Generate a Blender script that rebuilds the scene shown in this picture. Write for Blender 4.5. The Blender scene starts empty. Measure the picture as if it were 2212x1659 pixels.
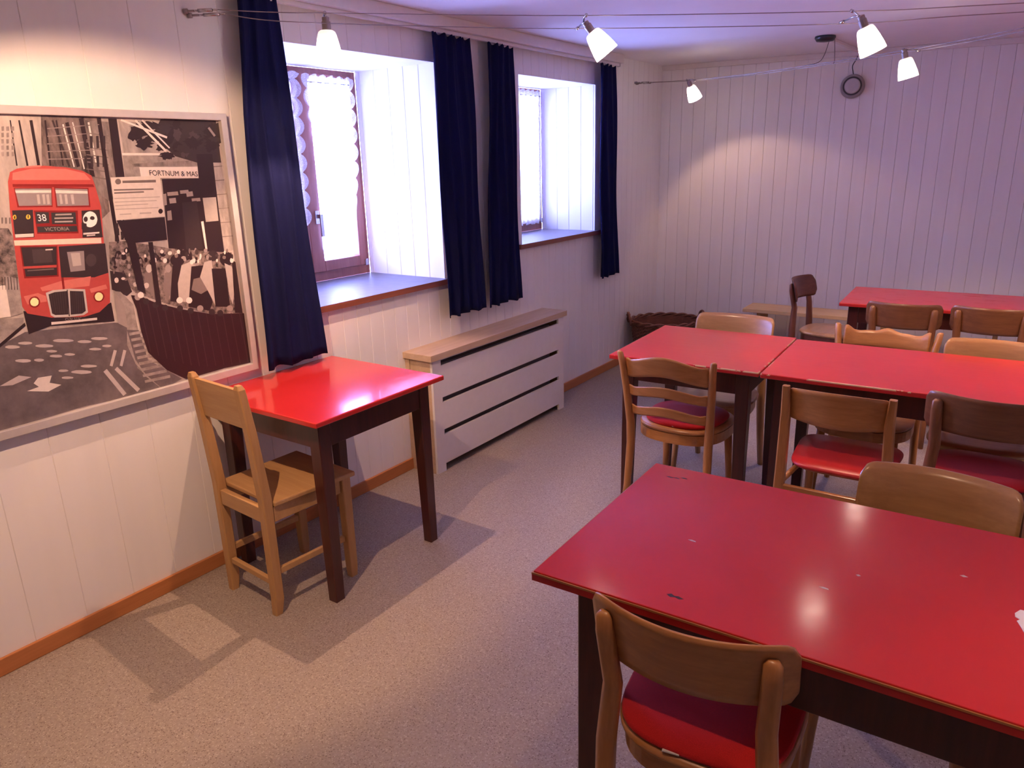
import bpy, bmesh, math, random
from mathutils import Vector, Matrix, geometry
from math import sin, cos, pi, radians, sqrt, atan2

# ---------------------------------------------------------------- camera, world, exposure
SC = bpy.context.scene
COL = SC.collection
IMG_W, IMG_H = 2212, 1659
CAM_POS = Vector((2.6177, 0.0, 1.5954))
YAW, PITCH, ROLL, FPX = -0.6145, -0.2929, -0.0274, 1594.07

cam_data = bpy.data.cameras.new('camera')
cam = bpy.data.objects.new('camera', cam_data)
COL.objects.link(cam)
_f = Vector((sin(YAW)*cos(PITCH), cos(YAW)*cos(PITCH), sin(PITCH)))
_r = _f.cross(Vector((0, 0, 1))).normalized()
_u = _r.cross(_f)
_r2 = cos(ROLL)*_r + sin(ROLL)*_u
_u2 = -sin(ROLL)*_r + cos(ROLL)*_u
_m = Matrix((_r2, _u2, -_f)).transposed().to_4x4()
_m.translation = CAM_POS
cam.matrix_world = _m
cam_data.sensor_fit = 'HORIZONTAL'
cam_data.sensor_width = 36.0
cam_data.lens = 36.0*FPX/IMG_W
cam_data.clip_start = 0.05
SC.camera = cam

DAY = (0.29, 0.345, 1.0)
DAY_STRENGTH = 52.0
WARM = (1.0, 0.60, 0.37)
LAMP_W = 25.0
SHADE_GLOW = 13.0
EXPOSURE = 0.48

world = bpy.data.worlds.new('overcast_sky')
SC.world = world
world.use_nodes = True
_bg = world.node_tree.nodes['Background']
_bg.inputs[0].default_value = (*DAY, 1)
_bg.inputs[1].default_value = DAY_STRENGTH

def portal(name, loc, sx, sy):
    d = bpy.data.lights.new(name, 'AREA')
    d.shape = 'RECTANGLE'; d.size = sx; d.size_y = sy
    d.cycles.is_portal = True
    o = bpy.data.objects.new(name, d); COL.objects.link(o)
    o.location = loc
    o.rotation_euler = (0, radians(-90), 0)      # looks along +x into the room
    return o
portal('daylight_portal_near', (-0.64, 2.62, 1.54), 1.12, 1.0)
portal('daylight_portal_far', (-0.52, 4.33, 1.59), 1.02, 1.0)

SC.view_settings.view_transform = 'Standard'
SC.view_settings.look = 'None'
SC.view_settings.exposure = EXPOSURE
SC.view_settings.gamma = 1.0
SC.view_settings.use_curve_mapping = False

# ---------------------------------------------------------------- helpers
def tag(o, label=None, cat=None, group=None, kind=None):
    if label: o['label'] = label
    if cat: o['category'] = cat
    if group: o['group'] = group
    if kind: o['kind'] = kind
    return o

def thing(name, label, cat, loc=(0, 0, 0), rz=0.0, group=None):
    o = bpy.data.objects.new(name, None); COL.objects.link(o)
    o.empty_display_size = 0.05
    o.location = loc; o.rotation_euler = (0, 0, rz)
    return tag(o, label, cat, group)

def obj(name, bm, mats, parent=None, smooth=False, bevel=0.0, seg=2, kind=None, loc=None, rz=None):
    bmesh.ops.recalc_face_normals(bm, faces=bm.faces)
    me = bpy.data.meshes.new(name); bm.to_mesh(me); bm.free()
    for m in (mats if isinstance(mats, (list, tuple)) else [mats]): me.materials.append(m)
    if smooth:
        for p in me.polygons: p.use_smooth = True
    o = bpy.data.objects.new(name, me); COL.objects.link(o)
    if parent: o.parent = parent
    if loc: o.location = loc
    if rz is not None: o.rotation_euler = (0, 0, rz)
    if bevel:
        b = o.modifiers.new('edge_round', 'BEVEL'); b.width = bevel; b.segments = seg
        b.limit_method = 'ANGLE'; b.angle_limit = radians(40)
        b.harden_normals = False
    if smooth:
        w = o.modifiers.new('even_normals', 'WEIGHTED_NORMAL') if False else None
    if kind: o['kind'] = kind
    return o

def B(): return bmesh.new()

def box(bm, x0, y0, z0, x1, y1, z1, mi=0):
    v = [bm.verts.new((x, y, z)) for z in (z0, z1) for y in (y0, y1) for x in (x0, x1)]
    fs = [(0, 1, 3, 2), (4, 6, 7, 5), (0, 4, 5, 1), (2, 3, 7, 6), (0, 2, 6, 4), (1, 5, 7, 3)]
    out = []
    for f in fs:
        F = bm.faces.new([v[i] for i in f]); F.material_index = mi; out.append(F)
    return out

def prism(bm, pts, z0, z1, mi=0):
    """polygon in xy extruded in z"""
    a = [bm.verts.new((x, y, z0)) for x, y in pts]; b = [bm.verts.new((x, y, z1)) for x, y in pts]
    n = len(pts)
    bm.faces.new(a[::-1]).material_index = mi; bm.faces.new(b).material_index = mi
    for i in range(n): bm.faces.new((a[i], a[(i+1) % n], b[(i+1) % n], b[i])).material_index = mi

def rings(bm, R, cap=True, closed=True, mi=0, loop=False):
    """skin a list of rings (lists of points)"""
    V = [[bm.verts.new(p) for p in r] for r in R]
    n = len(V[0])
    m = len(V)
    for k in range(m if loop else m-1):
        a, b = V[k], V[(k+1) % m]
        for i in range(n if closed else n-1):
            j = (i+1) % n
            bm.faces.new((a[i], a[j], b[j], b[i])).material_index = mi
    if cap and not loop:
        bm.faces.new(V[0][::-1]).material_index = mi; bm.faces.new(V[-1]).material_index = mi
    return V

def lathe(bm, prof, n=28, c=(0, 0, 0), cap=True, mi=0):
    return rings(bm, [[(c[0]+r*cos(2*pi*i/n), c[1]+r*sin(2*pi*i/n), c[2]+z) for i in range(n)] for r, z in prof], cap=cap, mi=mi)

def tube(bm, pts, r, n=8, mi=0, loop=False):
    pts = [Vector(p) for p in pts]
    rs = r if isinstance(r, (list, tuple)) else [r]*len(pts)
    R = []; up = None; m = len(pts)
    for k, p in enumerate(pts):
        if loop: t = (pts[(k+1) % m]-pts[k-1]).normalized()
        else: t = (pts[min(k+1, m-1)]-pts[max(k-1, 0)]).normalized()
        if up is None:
            up = Vector((0, 0, 1)) if abs(t.z) < .9 else Vector((1, 0, 0))
        a = up - t*up.dot(t)
        if a.length < 1e-5: a = t.orthogonal()
        a.normalize(); up = a; b = t.cross(a)
        R.append([p + a*rs[k]*cos(2*pi*i/n) + b*rs[k]*sin(2*pi*i/n) for i in range(n)])
    rings(bm, R, mi=mi, loop=loop)

def smooth_path(P, n=6):
    P = [Vector(p) for p in P]; out = []
    for i in range(len(P)-1):
        a = P[max(i-1, 0)]; b = P[i]; c = P[i+1]; d = P[min(i+2, len(P)-1)]
        for k in range(n):
            t = k/n
            out.append(.5*((2*b)+(c-a)*t+(2*a-5*b+4*c-d)*t*t+(3*b-a-3*c+d)*t**3))
    out.append(P[-1]); return out

def post(bm, path, ch=.22, mi=0):
    """path of (x,y,z,wx,wy): chamfered rectangular section kept level"""
    R = []
    for x, y, z, wx, wy in path:
        a, b = wx/2, wy/2; c = ch*min(wx, wy)
        R.append([(x+sx, y+sy, z) for sx, sy in ((a-c, -b), (a, -b+c), (a, b-c), (a-c, b), (-a+c, b), (-a, b-c), (-a, -b+c), (-a+c, -b))])
    rings(bm, R, mi=mi)

def slab(bm, nu, nv, fn, mi=0):
    """closed curved board: fn(u,v,s) u,v in 0..1, s=0 front 1 back"""
    G = [[[bm.verts.new(fn(i/nu, j/nv, s)) for j in range(nv+1)] for i in range(nu+1)] for s in (0, 1)]
    for s in (0, 1):
        for i in range(nu):
            for j in range(nv):
                q = (G[s][i][j], G[s][i+1][j], G[s][i+1][j+1], G[s][i][j+1])
                bm.faces.new(q if s == 0 else q[::-1]).material_index = mi
    rim = [(i, 0) for i in range(nu)]+[(nu, j) for j in range(nv)]+[(i, nv) for i in range(nu, 0, -1)]+[(0, j) for j in range(nv, 0, -1)]
    for k in range(len(rim)):
        a = rim[k]; b = rim[(k+1) % len(rim)]
        bm.faces.new((G[0][b[0]][b[1]], G[0][a[0]][a[1]], G[1][a[0]][a[1]], G[1][b[0]][b[1]])).material_index = mi

# ---------------------------------------------------------------- materials
class N:
    def __init__(s, name):
        s.m = bpy.data.materials.new(name); s.m.use_nodes = True
        s.t = s.m.node_tree; s.b = s.t.nodes['Principled BSDF']; s.out = s.t.nodes['Material Output']
    def n(s, t, **kw):
        x = s.t.nodes.new(t)
        for k, v in kw.items():
            if k.startswith('i_'):
                key = k[2:]
                x.inputs[int(key) if key.isdigit() else key.replace('_', ' ')].default_value = v
            else: setattr(x, k, v)
        return x
    def l(s, a, b): s.t.links.new(a, b)
    def ramp(s, src, stops):
        r = s.n('ShaderNodeValToRGB'); e = r.color_ramp.elements
        while len(e) < len(stops): e.new(.5)
        for k, (p, c) in enumerate(stops):
            e[k].position = p; e[k].color = (*c, 1) if len(c) == 3 else c
        s.l(src, r.inputs[0]); return r.outputs[0]
    def mix(s, f, a, b):
        x = s.n('ShaderNodeMix', data_type='RGBA')
        for k, v in ((0, f), (6, a), (7, b)):
            if isinstance(v, (int, float)): x.inputs[k].default_value = v
            elif isinstance(v, tuple): x.inputs[k].default_value = (*v[:3], 1)
            else: s.l(v, x.inputs[k])
        return x.outputs[2]
    def math(s, op, a, b=0.0, c=0.0):
        x = s.n('ShaderNodeMath', operation=op)
        for k, v in ((0, a), (1, b), (2, c)):
            if isinstance(v, (int, float)): x.inputs[k].default_value = v
            else: s.l(v, x.inputs[k])
        return x.outputs[0]
    def coord(s, scale=(1, 1, 1), kind='Object'):
        c = s.n('ShaderNodeTexCoord'); mp = s.n('ShaderNodeMapping'); mp.inputs['Scale'].default_value = scale
        s.l(c.outputs[kind], mp.inputs[0]); return mp.outputs[0]
    def noise(s, vec, scale, detail=4, rough=.55):
        x = s.n('ShaderNodeTexNoise'); x.inputs['Scale'].default_value = scale
        x.inputs['Detail'].default_value = detail; x.inputs['Roughness'].default_value = rough
        if vec is not None: s.l(vec, x.inputs['Vector'])
        return x.outputs[0]
    def bump(s, h, strength=.2, dist=.001):
        b = s.n('ShaderNodeBump'); b.inputs['Strength'].default_value = strength; b.inputs['Distance'].default_value = dist
        s.l(h, b.inputs['Height']); s.l(b.outputs[0], s.b.inputs['Normal'])
    def set(s, **kw):
        for k, v in kw.items():
            i = s.b.inputs[k.replace('_', ' ')]
            if isinstance(v, (int, float)): i.default_value = v
            elif isinstance(v, tuple): i.default_value = (*v, 1) if len(v) == 3 else v
            else: s.l(v, i)
        return s

def plain(name, col, rough=.6, metal=0.0, var=.06, scale=30, **kw):
    m = N(name); f = m.noise(m.coord(), scale)
    d = tuple(c*(1-var) for c in col); u = tuple(min(1, c*(1+var)) for c in col)
    m.set(Base_Color=m.ramp(f, [(.3, d), (.7, u)]), Roughness=rough, Metallic=metal, **kw)
    return m.m

def wood(name, dark, light, rough=.4, along='z', scale=1.0, coat=0.0):
    m = N(name)
    s = {'x': (2.0, 26, 26), 'y': (26, 2.0, 26), 'z': (26, 26, 2.0)}[along]
    v = m.coord(tuple(k*scale for k in s))
    n1 = m.noise(v, 1.2, 5, .6); n2 = m.noise(v, 5, 3, .5)
    f = m.math('ADD', m.math('MULTIPLY', n1, .72), m.math('MULTIPLY', n2, .28))
    c = m.ramp(f, [(.3, dark), (.52, tuple((a+b)/2 for a, b in zip(dark, light))), (.7, light)])
    m.set(Base_Color=c, Roughness=rough, Coat_Weight=coat, Coat_Roughness=.15)
    m.bump(n2, .08, .0005)
    return m.m

def red_paint(name, wx, wy, base=(.58, .027, .026), rough=.24, wear=.35, streak=True, coat=.25):
    """glossy red brush paint; local origin at the centre of the top, chipped to wood along the rim"""
    m = N(name); co = m.n('ShaderNodeTexCoord').outputs['Object']
    sp = m.n('ShaderNodeSeparateXYZ'); m.l(co, sp.inputs[0])
    ex = m.math('SUBTRACT', wx/2, m.math('ABSOLUTE', sp.outputs[0])); ey = m.math('SUBTRACT', wy/2, m.math('ABSOLUTE', sp.outputs[1]))
    e = m.math('MINIMUM', ex, ey)
    near = m.math('LESS_THAN', e, m.math('MULTIPLY', m.noise(m.coord((1, 1, 1)), 16, 4, .7), .009))
    top = m.math('GREATER_THAN', sp.outputs[2], -.006)
    chip = m.math('GREATER_THAN', m.noise(m.coord((1, 1, 1)), 7, 5, .7), 1-wear)
    mask = m.math('MULTIPLY', m.math('MULTIPLY', near, chip), top)
    st = m.noise(m.coord((3, 60, 3)), 1.5, 4, .6)
    big = m.noise(m.coord((1, 1, 1)), 3, 3, .5)
    c0 = m.ramp(big, [(.3, tuple(k*.93 for k in base)), (.7, tuple(min(1, k*1.05) for k in base))])
    m.set(Base_Color=m.mix(mask, c0, (.62, .40, .20)), Coat_Weight=coat, Coat_Roughness=.07, Specular_IOR_Level=.38)
    r = m.math('ADD', rough-.05, m.math('MULTIPLY', st, .12)) if streak else m.math('ADD', rough-.06, m.math('MULTIPLY', m.noise(m.coord((1, 1, 1)), 22, 4, .6), .12))
    m.set(Roughness=r)
    if streak: m.bump(st, .02, .0003)
    return m.m

def mat_floor():
    m = N('speckled_linoleum'); v = m.coord()
    vo = m.n('ShaderNodeTexVoronoi'); vo.inputs['Scale'].default_value = 210; m.l(v, vo.inputs['Vector'])
    sel = m.n('ShaderNodeSeparateColor'); m.l(vo.outputs['Color'], sel.inputs[0])
    spot = m.math('MULTIPLY', m.math('LESS_THAN', vo.outputs['Distance'], .42), m.math('LESS_THAN', sel.outputs[0], .24))
    spot2 = m.math('MULTIPLY', m.math('LESS_THAN', vo.outputs['Distance'], .5), m.math('GREATER_THAN', sel.outputs[1], .80))
    n1 = m.noise(v, 120, 3, .6); n2 = m.noise(v, 1.6, 3, .5)
    base = m.ramp(n1, [(.3, (.26, .212, .18)), (.7, (.375, .318, .272))])
    c = m.mix(m.math('MULTIPLY', spot, .85), base, (.115, .07, .068))
    c = m.mix(m.math('MULTIPLY', spot2, .55), c, (.56, .50, .44))
    c = m.mix(m.math('MULTIPLY', n2, .25), c, (.26, .205, .18))
    m.set(Base_Color=c, Roughness=m.math('ADD', .42, m.math('MULTIPLY', n1, .2)))
    return m.m

def mat_wall(name, c):
    m = N(name); n1 = m.noise(m.coord((6, 6, .6)), 2, 4, .5); n2 = m.noise(m.coord((60, 60, 4)), 2, 3)
    m.set(Base_Color=m.ramp(n1, [(.3, tuple(k*.96 for k in c)), (.7, c)]), Roughness=.5)
    m.bump(n2, .05, .0005); return m.m

def mat_lace():
    m = N('white_lace'); v = m.coord()
    vo = m.n('ShaderNodeTexVoronoi', feature='DISTANCE_TO_EDGE'); vo.inputs['Scale'].default_value = 260; m.l(v, vo.inputs['Vector'])
    hole = m.math('GREATER_THAN', vo.outputs['Distance'], .12)
    tr = m.n('ShaderNodeBsdfTranslucent'); tr.inputs[0].default_value = (.9, .9, .9, 1)
    df = m.n('ShaderNodeBsdfDiffuse'); df.inputs[0].default_value = (.88, .88, .88, 1)
    tp = m.n('ShaderNodeBsdfTransparent')
    a = m.n('ShaderNodeMixShader'); a.inputs[0].default_value = .55; m.l(df.outputs[0], a.inputs[1]); m.l(tr.outputs[0], a.inputs[2])
    b = m.n('ShaderNodeMixShader'); m.l(m.math('MULTIPLY', hole, .55), b.inputs[0]); m.l(a.outputs[0], b.inputs[1]); m.l(tp.outputs[0], b.inputs[2])
    m.l(b.outputs[0], m.out.inputs[0]); return m.m

def mat_glass():
    m = N('window_glass')
    tp = m.n('ShaderNodeBsdfTransparent'); tp.inputs[0].default_value = (.96, .98, .97, 1)
    gl = m.n('ShaderNodeBsdfGlossy'); gl.inputs['Roughness'].default_value = .02
    fr = m.n('ShaderNodeFresnel'); fr.inputs[0].default_value = 1.45
    a = m.n('ShaderNodeMixShader'); m.l(m.math('MULTIPLY', fr.outputs[0], .8), a.inputs[0]); m.l(tp.outputs[0], a.inputs[1]); m.l(gl.outputs[0], a.inputs[2])
    m.l(a.outputs[0], m.out.inputs[0]); return m.m

def mat_shade():
    m = N('lit_frosted_glass')
    co = m.coord(); sp = m.n('ShaderNodeSeparateXYZ'); m.l(co, sp.inputs[0])
    t = m.n('ShaderNodeMapRange'); t.inputs['From Min'].default_value = -.055; t.inputs['From Max'].default_value = -.125; t.interpolation_type = 'SMOOTHSTEP'
    t.inputs['To Min'].default_value = .72; t.inputs['To Max'].default_value = SHADE_GLOW
    m.l(sp.outputs[2], t.inputs['Value'])
    m.set(Base_Color=(.85, .80, .76), Roughness=.35, Emission_Color=(1, .83, .70), Emission_Strength=t.outputs[0])
    return m.m

def mat_cloth(name, c, scale=900, sheen=.15):
    m = N(name); v = m.coord()
    w = m.noise(v, scale, 2, .5)
    m.set(Base_Color=m.ramp(w, [(.3, tuple(k*.8 for k in c)), (.7, tuple(k*1.2 for k in c))]), Roughness=.85, Specular_IOR_Level=.15, Sheen_Weight=sheen, Sheen_Roughness=.4)
    m.bump(w, .12, .0006); return m.m

WALL = mat_wall('white_panel_paint', (.87, .84, .82))
WALLB = mat_wall('white_panel_paint_back', (.87, .84, .84))
CEIL = plain('ceiling_paint', (.87, .84, .86), .7, var=.02, scale=4)
TRIMW = plain('cornice_paint', (.76, .70, .68), .5, var=.03)
FLOOR = mat_floor()
SKIRT = wood('skirting_pine', (.40, .145, .045), (.54, .21, .07), .45, 'y')
LEGDARK = wood('mahogany_stain', (.036, .0075, .007), (.085, .017, .013), .32, 'z', coat=.15)
OAK = wood('honey_beech', (.36, .145, .038), (.58, .265, .082), .34, 'x', coat=.2)
OAKZ = wood('honey_beech_upright', (.36, .145, .038), (.58, .265, .082), .36, 'z', coat=.2)
TAN = wood('tan_beech', (.36, .18, .064), (.52, .29, .115), .3, 'x', coat=.25)
TANZ = wood('tan_beech_upright', (.36, .18, .064), (.52, .29, .115), .36, 'z', coat=.2)
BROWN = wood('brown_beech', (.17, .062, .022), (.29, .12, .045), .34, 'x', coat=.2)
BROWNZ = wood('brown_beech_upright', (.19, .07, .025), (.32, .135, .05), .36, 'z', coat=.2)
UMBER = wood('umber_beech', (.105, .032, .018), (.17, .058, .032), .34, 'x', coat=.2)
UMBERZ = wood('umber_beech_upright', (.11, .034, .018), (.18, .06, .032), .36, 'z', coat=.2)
PINE = wood('raw_pine', (.42, .235, .095), (.55, .33, .145), .5, 'x')
PINEZ = wood('raw_pine_upright', (.40, .215, .08), (.52, .30, .125), .5, 'z')
PINEY = wood('pale_pine_board', (.50, .345, .22), (.64, .47, .33), .45, 'y')
PINEX = wood('bench_pine_board', (.66, .43, .19), (.80, .56, .28), .45, 'x')
WINWOOD = wood('window_larch', (.27, .09, .062), (.40, .145, .10), .4, 'z')
SILLTOP = plain('sill_laminate', (.13, .11, .115), .42, var=.12, scale=20)
SILLEDGE = wood('sill_edge', (.20, .065, .04), (.30, .10, .06), .4, 'y')
MDF = plain('white_lacquer', (.78, .74, .73), .35, var=.02)
NAVY = mat_cloth('navy_cotton', (.0052, .0072, .048), 900, .0)
LACE = mat_lace()
GLASS = mat_glass()
SHADE = mat_shade()
STEEL = plain('brushed_steel', (.55, .53, .52), .25, 1.0, var=.1)
SOCK = plain('lamp_socket_metal', (.35, .29, .26), .35, .8, var=.1)
CABLE = plain('steel_cable', (.34, .29, .29), .4, .7, var=.1)
BLACKP = plain('black_plastic', (.015, .015, .016), .4)
GREYB = plain('sounder_body', (.30, .27, .285), .45, var=.03)
GREYP = plain('grey_plastic', (.50, .46, .47), .45, var=.03)
GREYD = plain('dark_grille', (.05, .045, .055), .5)
FELT = mat_cloth('red_felt', (.50, .018, .018), 700, .2)
TAGW = plain('white_label_cloth', (.75, .72, .68), .8)
ALU = plain('silver_frame_lacquer', (.60, .55, .54), .35, .25, var=.04)
PAPER = plain('white_paper', (.85, .83, .80), .8, var=.02)
WICKER = wood('brown_willow', (.10, .034, .022), (.24, .085, .048), .5, 'x', 1.5)
REDEDGE = plain('dark_red_edge', (.34, .012, .012), .3, var=.15, scale=12)
EDGEWOOD = wood('worn_edge_wood', (.28, .10, .03), (.45, .19, .06), .4, 'x')
REDSEAT = plain('red_leatherette', (.52, .022, .020), .34, var=.05, scale=20)
SCUFF_D = plain('dark_scuff', (.05, .012, .016), .6)
SCUFF_P = plain('pale_chip', (.62, .42, .36), .6)
# ---------------------------------------------------------------- the setting
CEIL_Z = 2.29
Y_REAR, X_RIGHT = -1.8, 4.7
Y_CORNER, BACK_SLOPE = 5.913, 0.1609
BACK_ANG = atan2(BACK_SLOPE, 1.0)
def back_y(x): return Y_CORNER + BACK_SLOPE*x
WIN = [dict(y0=2.15, y1=3.10, z0=.99, z1=2.085, d=.57, sp=.107), dict(y0=3.86, y1=4.80, z0=1.10, z1=2.083, d=.45, sp=.10)]

def boards(bm, a0, a1, z0, z1, sp, phase, P, gw=.0045, gd=.004, T=.5):
    """matchboard: flat boards with V grooves between them; P(a, depth, z) -> point"""
    prof = [(a0, 0.0)]
    k = math.ceil((a0-phase)/sp)
    while phase+k*sp < a1:
        c = phase+k*sp
        if c-gw > a0+1e-4 and c+gw < a1-1e-4: prof += [(c-gw/2, 0.0), (c, gd), (c+gw/2, 0.0)]
        k += 1
    prof.append((a1, 0.0))
    lo = [bm.verts.new(P(a, d, z0)) for a, d in prof]; hi = [bm.verts.new(P(a, d, z1)) for a, d in prof]
    lo += [bm.verts.new(P(a1, T, z0)), bm.verts.new(P(a0, T, z0))]; hi += [bm.verts.new(P(a1, T, z1)), bm.verts.new(P(a0, T, z1))]
    n = len(lo)
    for i in range(n): bm.faces.new((lo[i], lo[(i+1) % n], hi[(i+1) % n], hi[i]))
    bm.faces.new(lo); bm.faces.new(hi)

def quad(bm, a, b, c, d): bm.faces.new([bm.verts.new(p) for p in (a, b, c, d)])

bm = B()
PL = lambda a, d, z: (-d, a, z)
LN = .012                                    # lining boards of the recesses
ylast = Y_REAR
for k, w in enumerate(WIN):
    D, y0, y1, z0, z1 = w['d'], w['y0'], w['y1'], w['z0'], w['z1']
    boards(bm, ylast, y0-LN, 0, CEIL_Z, .1735 if k == 0 else .087, .831 if k == 0 else 3.911, PL, .004, .003, D)
    boards(bm, y0-LN, y1+LN, 0, z0-.03, .087, 3.911, PL, .0035, .003, D)
    boards(bm, y0-LN, y1+LN, z1, CEIL_Z, .087, 3.911, PL, .0035, .003, D)
    for yy, s in ((y0, -1), (y1, 1)):
        boards(bm, .0005, D, z0-.03, z1, w['sp'], .0 if k == 0 else .015, lambda a, d, z, yy=yy, s=s: (-a, yy+s*d, z), .006, .004, LN)
    ylast = y1+LN
boards(bm, ylast, Y_CORNER+.02, 0, CEIL_Z, .087, 3.911, PL, .0035, .003, .45)
o = obj('wall_left', bm, WALL, kind='structure'); tag(o, 'white boarded wall with two deep window recesses')

bm = B()
LB = X_RIGHT/cos(BACK_ANG)
boards(bm, -.03, LB+.1, 0, CEIL_Z, .0922, .7165, lambda a, d, z: (a, d, z), .005, .005, .2)
tag(obj('wall_back', bm, WALLB, kind='structure', loc=(0, Y_CORNER, 0), rz=BACK_ANG), 'white vertical board wall at the far end of the room')
bm = B(); boards(bm, Y_REAR, back_y(X_RIGHT)+.05, 0, CEIL_Z, .1735, 0, lambda a, d, z: (X_RIGHT+d, a, z), .004, .003, .2)
obj('wall_right', bm, WALL, kind='structure')
bm = B(); boards(bm, -.02, X_RIGHT+.02, 0, CEIL_Z, .1735, 0, lambda a, d, z: (a, Y_REAR-d, z), .004, .003, .2)
obj('wall_rear', bm, WALL, kind='structure')
bm = B(); box(bm, -.05, Y_REAR-.05, -.06, X_RIGHT+.05, 6.9, 0.0); obj('floor', bm, FLOOR, kind='structure')
bm = B(); box(bm, -.62, Y_REAR-.05, CEIL_Z, X_RIGHT+.05, 6.9, CEIL_Z+.06); obj('ceiling', bm, CEIL, kind='structure')
bm = B(); box(bm, .0, Y_REAR, 0, .013, 2.745, .0626); box(bm, .0, 4.052, 0, .013, Y_CORNER, .0626)
obj('baseboard_left', bm, SKIRT, kind='structure', bevel=.003)
bm = B(); box(bm, .012, -.014, 0, LB, 0, .0626); obj('baseboard_back', bm, SKIRT, kind='structure', bevel=.003, loc=(0, Y_CORNER, 0), rz=BACK_ANG)
bm = B(); box(bm, .0, -.02, 2.252, LB, 0, CEIL_Z); obj('trim_2', bm, TRIMW, kind='structure', bevel=.004, loc=(0, Y_CORNER, 0), rz=BACK_ANG)
bm = B(); box(bm, .0, Y_REAR, 2.232, .085, 5.06, CEIL_Z); obj('trim_1', bm, TRIMW, kind='structure', bevel=.004)
bm = B(); tube(bm, [(1.05, 4.15, 2.2905), (1.12, 3.2, 2.2905)], .003, 6)
bm.free()

def window(i, w, panes, handle):
    r = tag(bpy.data.objects.new('window_%d' % i, None), 'deep set brown wooden casement window'); COL.objects.link(r); r['kind'] = 'structure'
    X, y0, y1, z0, z1 = -w['d'], w['y0'], w['y1'], w['z0'], w['z1']
    bm = B(); t = .032
    box(bm, X-.06, y0, z0, X+.0, y0+t, z1); box(bm, X-.06, y1-t, z0, X, y1, z1)
    box(bm, X-.06, y0+t, z0, X, y1-t, z0+.055); box(bm, X-.06, y0+t, z1-.03, X, y1-t, z1)
    obj('window_frame', bm, WINWOOD, r, bevel=.003)
    ym = (panes[0][1]+panes[1][0])/2
    for k, (a, b, c, d) in enumerate(panes):
        s0 = (y0+t if k == 0 else ym-.012); s1 = (ym-.013 if k == 0 else y1-t); q0 = z0+.052; q1 = z1-.028
        bm = B(); xa, xb = X-.05, X+.012
        box(bm, xa, s0, q0, xb, a, q1); box(bm, xa, b, q0, xb, s1, q1); box(bm, xa, a, q0, xb, b, c); box(bm, xa, a, d, xb, b, q1)
        sash = obj('sash', bm, WINWOOD, r, bevel=.004)
        bm = B(); box(bm, X-.022, a-.004, c-.004, X-.016, b+.004, d+.004); obj('pane', bm, GLASS, sash)
        if k == handle:
            bm = B(); box(bm, X+.012, a-.042, 1.30 if i == 1 else 1.36, X+.020, a-.016, 1.37 if i == 1 else 1.43); box(bm, X+.02, a-.036, 1.33, X+.05, a-.022, 1.35); box(bm, X+.042, a-.038, 1.235, X+.056, a-.02, 1.352)
            obj('handle', bm, STEEL, sash, bevel=.002)
    bm = B(); box(bm, X-.005, y1-.05, z0+.05, X+.022, y1-.028, z0+.085); obj('hinge', bm, STEEL, r, bevel=.003)
    bm = B(); box(bm, X, y0, z0-.028, 0.0, y1, z0+.001); box(bm, 0.0, y0-.05, z0-.028, .026, y1+.06, z0+.001)
    for f in bm.faces: f.material_index = 0 if f.calc_center_median().z > z0 else 1
    obj('window_sill', bm, [SILLTOP, SILLEDGE], r)
window(1, WIN[0], [(2.24, 2.612, 1.10, 2.025), (2.755, 3.017, 1.10, 2.025)], 1)
window(2, WIN[1], [(3.95, 4.29, 1.20, 2.03), (4.40, 4.715, 1.20, 2.03)], 1)

# ---------------------------------------------------------------- lace and curtains
def lace(label, X, y0, y1, z0, z1, scal_l, scal_r, top_w=.0, seed=1):
    """gathered lace panel, scalloped along the sides and the hem, slipped on a thin rod"""
    bm = B(); nu, nv = 72, 180; rnd = random.Random(seed); ph = rnd.random()*6
    def P(u, v):
        z = z0+(z1-z0)*v
        fade = min(1, max(0, (z-(z0+.18))/.25)) if z1-z0 > .8 else 1.0
        pull = sin(pi*min(1, (1-v)*1.05))**2
        a = y0 + scal_l[0]*fade*abs(sin(pi*(z-z0)/.090))**.6 * -1 + scal_l[1]*pull
        b = y1 + scal_r[0]*fade*abs(sin(pi*(z-z0)/.090))**.6 - scal_r[1]*(1-v)**1.5
        y = a+(b-a)*u
        amp = .010 if v < .93 else .006
        x = X + amp*sin(2*pi*6.5*u+ph+.6*sin(3*v)) + .004*sin(2*pi*15*u+1.3)
        if v < .02: z -= .016*abs(sin(pi*u*5))
        if v > .985: z += .012*abs(sin(pi*u*6))
        return (x, y, z)
    V = [[bm.verts.new(P(i/nu, j/nv)) for j in range(nv+1)] for i in range(nu+1)]
    for i in range(nu):
        for j in range(nv): bm.faces.new((V[i][j], V[i+1][j], V[i+1][j+1], V[i][j+1]))
    t = thing('lace_curtain', label, 'lace curtain', (0, 0, 0))
    obj('lace_panel', bm, LACE, t, smooth=True)
    bm = B(); tube(bm, [(X-.004, y0-.01, z1-.028), (X-.004, y1+.012, z1-.028)], .004, 8); obj('curtain_rod', bm, STEEL, t, smooth=True)
    return t
lace('strip of white lace half hidden by the navy curtain over the small table', -.535, 2.235, 2.645, 1.30, 2.045, (.0, .02), (.040, .02), seed=2)
lace('white scalloped lace panel on the uncovered casement of the window with the visible handle', -.535, 2.73, 3.01, 1.17, 2.04, (.036, .05), (.036, .035), seed=5)
lace('white lace panel of the far window hidden behind a navy curtain', -.415, 3.93, 4.33, 1.17, 2.05, (.0, .02), (.016, .01), seed=7)
lace('white scalloped lace panel reaching down to the bottom rail of the far window', -.415, 4.375, 4.735, 1.165, 2.06, (.01, .0), (.014, .012), seed=9)

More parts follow.
